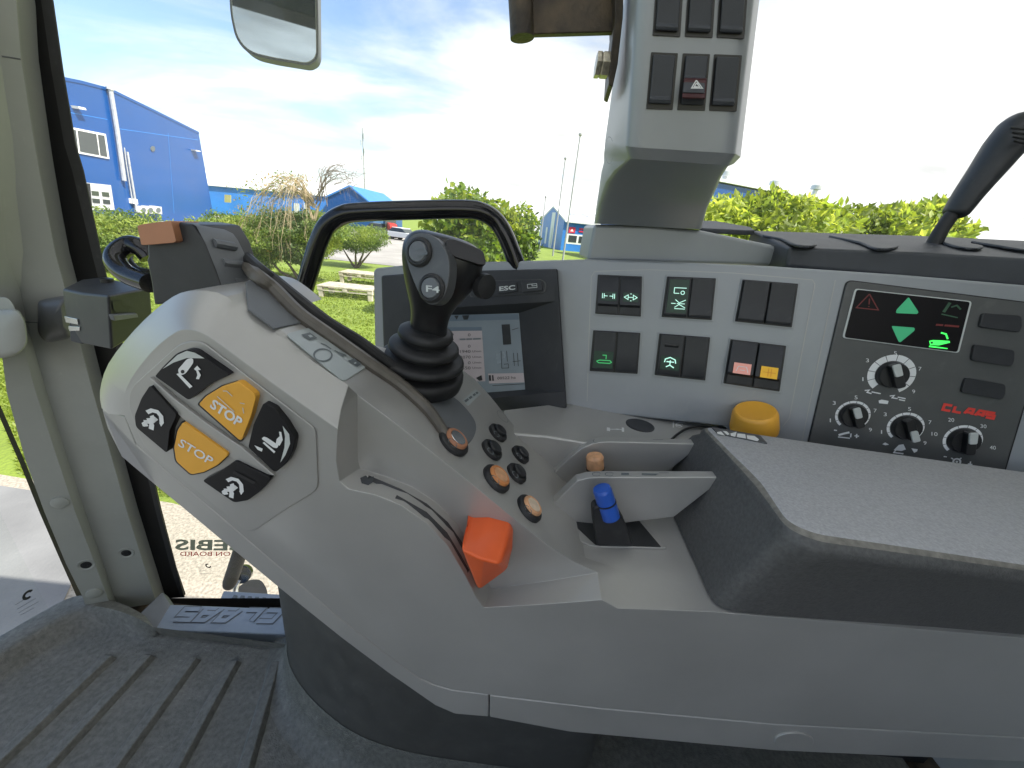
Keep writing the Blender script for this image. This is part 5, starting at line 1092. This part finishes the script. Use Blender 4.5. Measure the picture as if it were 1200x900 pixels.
# ---- bare weeping tree
wt = thing('weeping_tree', (PY(362, 318, 15).x, 15, GZ), 'bare weeping tree with tangled tan twigs arching over the shrubs', 'tree')
P0 = PY(366, 250, 15); base = Vector((PY(364, 330, 15).x, 15, GZ))
sticks('trunk', wt, [[base, PY(366, 290, 15), PY(367, 262, 15), PY(361, 238, 15)], [PY(367, 262, 15), PY(372, 246, 15), PY(378, 230, 15)]], [.13, .08], 'twig', 8)
B2 = random.Random(5); paths = []; rads = []
for k in range(58):
    s = PY(362+B2.uniform(-4, 10), 238+B2.uniform(-6, 8), 15); dx = -B2.uniform(4, 82); dpt = B2.uniform(-1.3, 1.3)
    a = PY(362+dx*.4, 218+B2.uniform(-14, 6), 15+dpt*.5); b = PY(362+dx*.8, 226+B2.uniform(-12, 14), 15+dpt); c = PY(362+dx, 258+B2.uniform(-20, 25), 15+dpt*1.2); d = PY(362+dx*1.04+B2.uniform(-5, 5), 285+B2.uniform(-25, 30), 15+dpt*1.2)
    paths.append([Vector(q)+Vector((B2.uniform(-.05, .05), 0, B2.uniform(-.05, .05))) for q in spline([s, a, b, c, d], 3)]); rads.append(B2.uniform(.008, .018))
    main = paths[-1]
    for j in range(2):
        i = B2.randint(4, 10); q = main[i]; paths.append([q, q+Vector((B2.uniform(-.3, .2), B2.uniform(-.2, .2), -.15)), q+Vector((B2.uniform(-.5, .3), B2.uniform(-.3, .3), -.5-B2.random()*.4))]); rads.append(.007)
sticks('branches', wt, paths, rads, 'twig', 4)
paths = []; rads = []
for k in range(20):
    s = PY(370+B2.uniform(-8, 14), 236+B2.uniform(-8, 6), 15); dx = B2.uniform(8, 52); dpt = B2.uniform(-1, 1); r0 = B2.uniform(-30, 0)
    P = spline([s, PY(370+dx*.35, 214+r0*.5, 15+dpt*.5), PY(370+dx*.75, 206+r0*.5+B2.uniform(-4, 10), 15+dpt), PY(370+dx, 214+B2.uniform(-8, 26), 15+dpt*1.1)], 3)
    paths.append(P); rads.append(B2.uniform(.008, .018))
    for j in range(2):
        q = Vector(P[B2.randint(3, 8)]); paths.append([q, q+Vector((B2.uniform(-.1, .4), 0, B2.uniform(.0, .25))), q+Vector((B2.uniform(-.1, .8), 0, B2.uniform(-.1, .3)))]); rads.append(.008)
sticks('branches', wt, paths, rads, 'twig_dark', 4)
leaves('dry_leaves', wt, [(tuple(PY(318, 222, 15)), (1.5, .9, .35)), (tuple(PY(292, 250, 15)), (.5, .8, .9)), (tuple(PY(335, 210, 15)), (1.0, .8, .3)), (tuple(PY(325, 290, 15)), (.35, .5, .9))], [260, 170, 200, 90], .09, ['dry_leaf', 'yleaf_a', 'yleaf_a'], 44, .5, shell=.2)
# ---- grass: short blades over the near lawn, where they can be told apart
g = np.random.default_rng(9); n = 90000
yy = 2.9+(g.random(n)**1.6)*16; xx = (g.random(n)*1.5-1.45)*yy*1.02-.3
ok = ~((xx < -2.6) & (yy < 2.9+(-2.6-xx)*.065+.1)); xx, yy = xx[ok], yy[ok]; n = len(xx)
hh = .025+.035*g.random(n); a = g.random(n)*6.28; w = .010+.0012*yy
Pq = np.stack([np.stack([xx-np.cos(a)*w, yy-np.sin(a)*w, np.full(n, GZ)], 1), np.stack([xx+np.cos(a)*w, yy+np.sin(a)*w, np.full(n, GZ)], 1), np.stack([xx+g.normal(size=n)*.03, yy+g.normal(size=n)*.03, GZ+hh], 1)], 1).reshape(-1, 3)
leafmat('blade_a', (.21, .275, .035), .4); leafmat('blade_b', (.26, .32, .045), .4); leafmat('blade_c', (.17, .235, .03), .4)
me = bpy.data.meshes.new('grass'); me.from_pydata(Pq.tolist(), [], np.arange(3*n).reshape(n, 3).tolist())
for m in ('blade_a', 'blade_b', 'blade_c'): me.materials.append(MATS[m])
me.polygons.foreach_set('material_index', g.integers(0, 3, n).astype(np.int32))
go = bpy.data.objects.new('grass', me); link(go, (0, 0, 0), None); tag(go, 'bright short grass on the lawn beyond the apron', 'grass', kind='stuff')
# ---- pallets on the lawn
def pallet(c, rz, label, z0=0, L=1.9):
    c = Vector(c); o = thing('pallet', c, label, 'pallet', 'weathered wooden pallets on the lawn'); Q = Matrix.Rotation(rz, 3, 'Z')
    def bb(nm, boxes):
        V = []; F = []
        for (x, y, z, sx, sy, sz) in boxes:
            b = len(V)
            for dz in (-1, 1):
                for dx, dy in ((-1, -1), (1, -1), (1, 1), (-1, 1)): V.append(c+Q@Vector((x+dx*sx/2, y+dy*sy/2, z+dz*sz/2)))
            F += [[b, b+3, b+2, b+1], [b+4, b+5, b+6, b+7]]+[[b+i, b+(i+1) % 4, b+4+(i+1) % 4, b+4+i] for i in range(4)]
        M(nm, V, F, 'wood', o, flip=False)
    bb('deck', [(0, -.42+k*.168, z0+.33, L, .12, .03) for k in range(6)])
    bb('bearers', [(x, y, z0+.255, .16, .14, .11) for x in (-L/2+.09, 0, L/2-.09) for y in (-.4, 0, .4)]+[(0, y, z0+.185, L, .12, .03) for y in (-.4, 0, .4)])
    bb('stand_blocks', [(x, y, (z0+.17)/2, .14, .14, z0+.17) for x in (-L/2+.1, L/2-.1) for y in (-.38, .38)])
p1 = PZ(411, 348, GZ); p2 = PZ(420, 333, GZ)
pallet(p1, .02, 'nearer weathered pallet bench standing on the lawn', .05); pallet(p2+Vector((.1, .3, 0)), .02, 'rear weathered pallet bench partly hidden by the terminal', .12, 1.7)
# ---- vehicles across the yard
def tractor(c, rz, label):
    c = Vector(c); o = thing('tractor', c, label, 'tractor', 'red tractors parked across the yard'); Q = Matrix.Rotation(rz, 3, 'Z'); T = lambda v: c+Q@Vector(v)
    def pz(nm, prof, w, m, par=o, x0=0): prism(nm, [T((x0-w/2, a, b)) for a, b in prof], Q@Vector((w, 0, 0)), m, par, bev=.04)
    pz('bonnet', [(-2.1, .95), (-2.1, 1.55), (-1.8, 1.8), (-.1, 1.9), (-.1, .95)], .9, 'red_paint')
    pz('cab', [(-.1, 1.0), (-.15, 2.0), (.05, 2.75), (1.35, 2.75), (1.5, 1.6), (1.3, 1.0)], 1.4, 'winglass')
    pz('cab_top', [(-.1, 2.75), (-.05, 2.95), (1.45, 2.95), (1.5, 2.75)], 1.6, 'red_paint')
    for x, y, r, w in ((-.85, .95, .85, .45), (.85, .95, .85, .45), (-.8, -1.6, .58, .38), (.8, -1.6, .58, .38)):
        wh = lathe('wheel', T((x-w/2, y, r)), Q@Vector((1, 0, 0)), [(r*.55, 0), (r*.97, .03), (r, .1), (r, w-.1), (r*.97, w-.03), (r*.55, w)], 'rubber', o, n=18)
        lathe('rim', T((x-w/2-.02, y, r)), Q@Vector((1, 0, 0)), [(r*.5, 0), (r*.56, .05), (r*.56, w), (r*.5, w+.04)], 'pale', wh, n=14)
def car(c, rz, m, label):
    c = Vector(c); o = thing('parked_car', c, label, 'car', 'cars parked across the yard'); Q = Matrix.Rotation(rz, 3, 'Z'); T = lambda v: c+Q@Vector(v)
    def pz(nm, prof, w, mm): prism(nm, [T((-w/2, a, b)) for a, b in prof], Q@Vector((w, 0, 0)), mm, o, bev=.05)
    pz('body', [(-2.1, .35), (-2.15, .7), (-1.9, .85), (-1.0, .95), (2.0, .98), (2.15, .7), (2.1, .35)], 1.75, m)
    pz('cabin', [(-1.0, .94), (-.3, 1.42), (1.4, 1.45), (2.0, .96)], 1.55, 'winglass'); pz('top', [(-.35, 1.40), (-.25, 1.48), (1.35, 1.50), (1.45, 1.42)], 1.5, m)
    for x in (-.85, .65):
        for y in (-1.35, 1.35): lathe('wheel', T((x, y, .32)), Q@Vector((1, 0, 0)), [(.1, -.01), (.3, 0), (.32, .04), (.32, .16), (.3, .2), (.1, .21)], 'rubber', o, n=16)
tractor(PZ(268, 246, GZ)*.93+Vector((0, 0, GZ*.07)), 1.2, 'red tractor left of the bare tree before the low hall')
tractor(PZ(458, 279, GZ), .5, 'red tractor at the end of the yard road behind the rail')
car(PZ(474, 282, GZ), 1.1, 'car_white', 'white parked car right of the red tractor behind the joystick')
car(PZ(447, 274, GZ), 1.5, 'inkgrey', 'dark parked car left of the red tractor on the yard road')
# ================================================================== SKY, SUN, CAMERA
SUN_EL, SUN_DIR = R(52), Vector((.80, -.32, 0)).normalized()
sd = Vector((SUN_DIR.x*math.cos(SUN_EL), SUN_DIR.y*math.cos(SUN_EL), math.sin(SUN_EL)))
w = bpy.data.worlds.new('World'); SC.world = w; w.use_nodes = True; nt = w.node_tree; N = nt.nodes; L = nt.links
bg = N['Background']; sky = N.new('ShaderNodeTexSky'); sky.sky_type = 'NISHITA'; sky.sun_disc = False; sky.sun_elevation = SUN_EL; sky.sun_rotation = math.atan2(sd.x, sd.y); sky.air_density = 1.0; sky.dust_density = 1.4; sky.ozone_density = 2.0
L.new(sky.outputs[0], bg.inputs[0]); bg.inputs[1].default_value = .15
tc = N.new('ShaderNodeTexCoord'); sx = N.new('ShaderNodeSeparateXYZ'); L.new(tc.outputs['Generated'], sx.inputs[0])
def mth(op, a, b=None, c=None):
    q = N.new('ShaderNodeMath'); q.operation = op
    for i, v in enumerate((a, b, c)):
        if v is None: continue
        if hasattr(v, 'links'): L.new(v, q.inputs[i])
        else: q.inputs[i].default_value = v
    return q.outputs[0]
zc_ = mth('ADD', mth('MAXIMUM', sx.outputs[2], 0.0), .14)
u_ = mth('DIVIDE', sx.outputs[0], zc_); v_ = mth('DIVIDE', sx.outputs[1], zc_)
cx = N.new('ShaderNodeCombineXYZ'); L.new(mth('MULTIPLY', u_, .62), cx.inputs[0]); L.new(mth('MULTIPLY', v_, .95), cx.inputs[1])
mp = N.new('ShaderNodeMapping'); mp.inputs['Rotation'].default_value = (0, 0, R(-28)); L.new(cx.outputs[0], mp.inputs[0])
no = N.new('ShaderNodeTexNoise'); no.inputs['Scale'].default_value = 1.15; no.inputs['Detail'].default_value = 9; no.inputs['Roughness'].default_value = .58; no.inputs['Distortion'].default_value = .5
L.new(mp.outputs[0], no.inputs['Vector'])
side = mth('MULTIPLY', mth('ADD', sx.outputs[0], .60), .38)               # thicker cloud to the right, cirrus to the left
low = mth('MULTIPLY', mth('SUBTRACT', .30, sx.outputs[2]), .55)           # and towards the horizon
dens = mth('ADD', mth('ADD', no.outputs[0], side), mth('MAXIMUM', low, -.10))
mr = N.new('ShaderNodeMapRange'); mr.interpolation_type = 'SMOOTHSTEP'; mr.inputs[1].default_value = .44; mr.inputs[2].default_value = .82; L.new(dens, mr.inputs[0])
b2 = N.new('ShaderNodeBackground'); b2.inputs[0].default_value = (1.0, 1.0, 1.0, 1)
n3 = N.new('ShaderNodeTexNoise'); n3.inputs['Scale'].default_value = 2.3; n3.inputs['Detail'].default_value = 7; L.new(mp.outputs[0], n3.inputs['Vector'])
m3 = N.new('ShaderNodeMapRange'); m3.inputs[1].default_value = .3; m3.inputs[2].default_value = .7; m3.inputs[3].default_value = .55; m3.inputs[4].default_value = 1.0; L.new(n3.outputs[0], m3.inputs[0]); L.new(m3.outputs[0], b2.inputs[1])
ms = N.new('ShaderNodeMixShader'); L.new(mr.outputs[0], ms.inputs[0]); L.new(bg.outputs[0], ms.inputs[1]); L.new(b2.outputs[0], ms.inputs[2]); L.new(ms.outputs[0], N['World Output'].inputs[0])
sl_ = bpy.data.lights.new('sun', 'SUN'); sl_.energy = 4.6; sl_.angle = R(.5); sl_.color = (1, .95, .87)
so_ = bpy.data.objects.new('sun', sl_); COL.objects.link(so_); so_.rotation_euler = sd.to_track_quat('Z', 'Y').to_euler()
cam = bpy.data.cameras.new('camera'); cam.sensor_width = 36; cam.sensor_fit = 'HORIZONTAL'; cam.lens = 36*FPX/1200; cam.clip_start = .01; cam.clip_end = 4000
co = bpy.data.objects.new('camera', cam); COL.objects.link(co)
mw = Matrix((CR, CU, -CF)).transposed().to_4x4(); mw.translation = Vector((0, 0, CAMZ)); co.matrix_world = mw; SC.camera = co
SC.view_settings.view_transform = 'Standard'; SC.view_settings.look = 'None'; SC.view_settings.gamma = 1; SC.view_settings.exposure = 0.88; SC.view_settings.use_curve_mapping = False
SC.render.engine = 'CYCLES'; SC.cycles.use_denoising = True; SC.cycles.max_bounces = 8; SC.cycles.transparent_max_bounces = 12; SC.cycles.diffuse_bounces = 4; SC.cycles.sample_clamp_indirect = 6
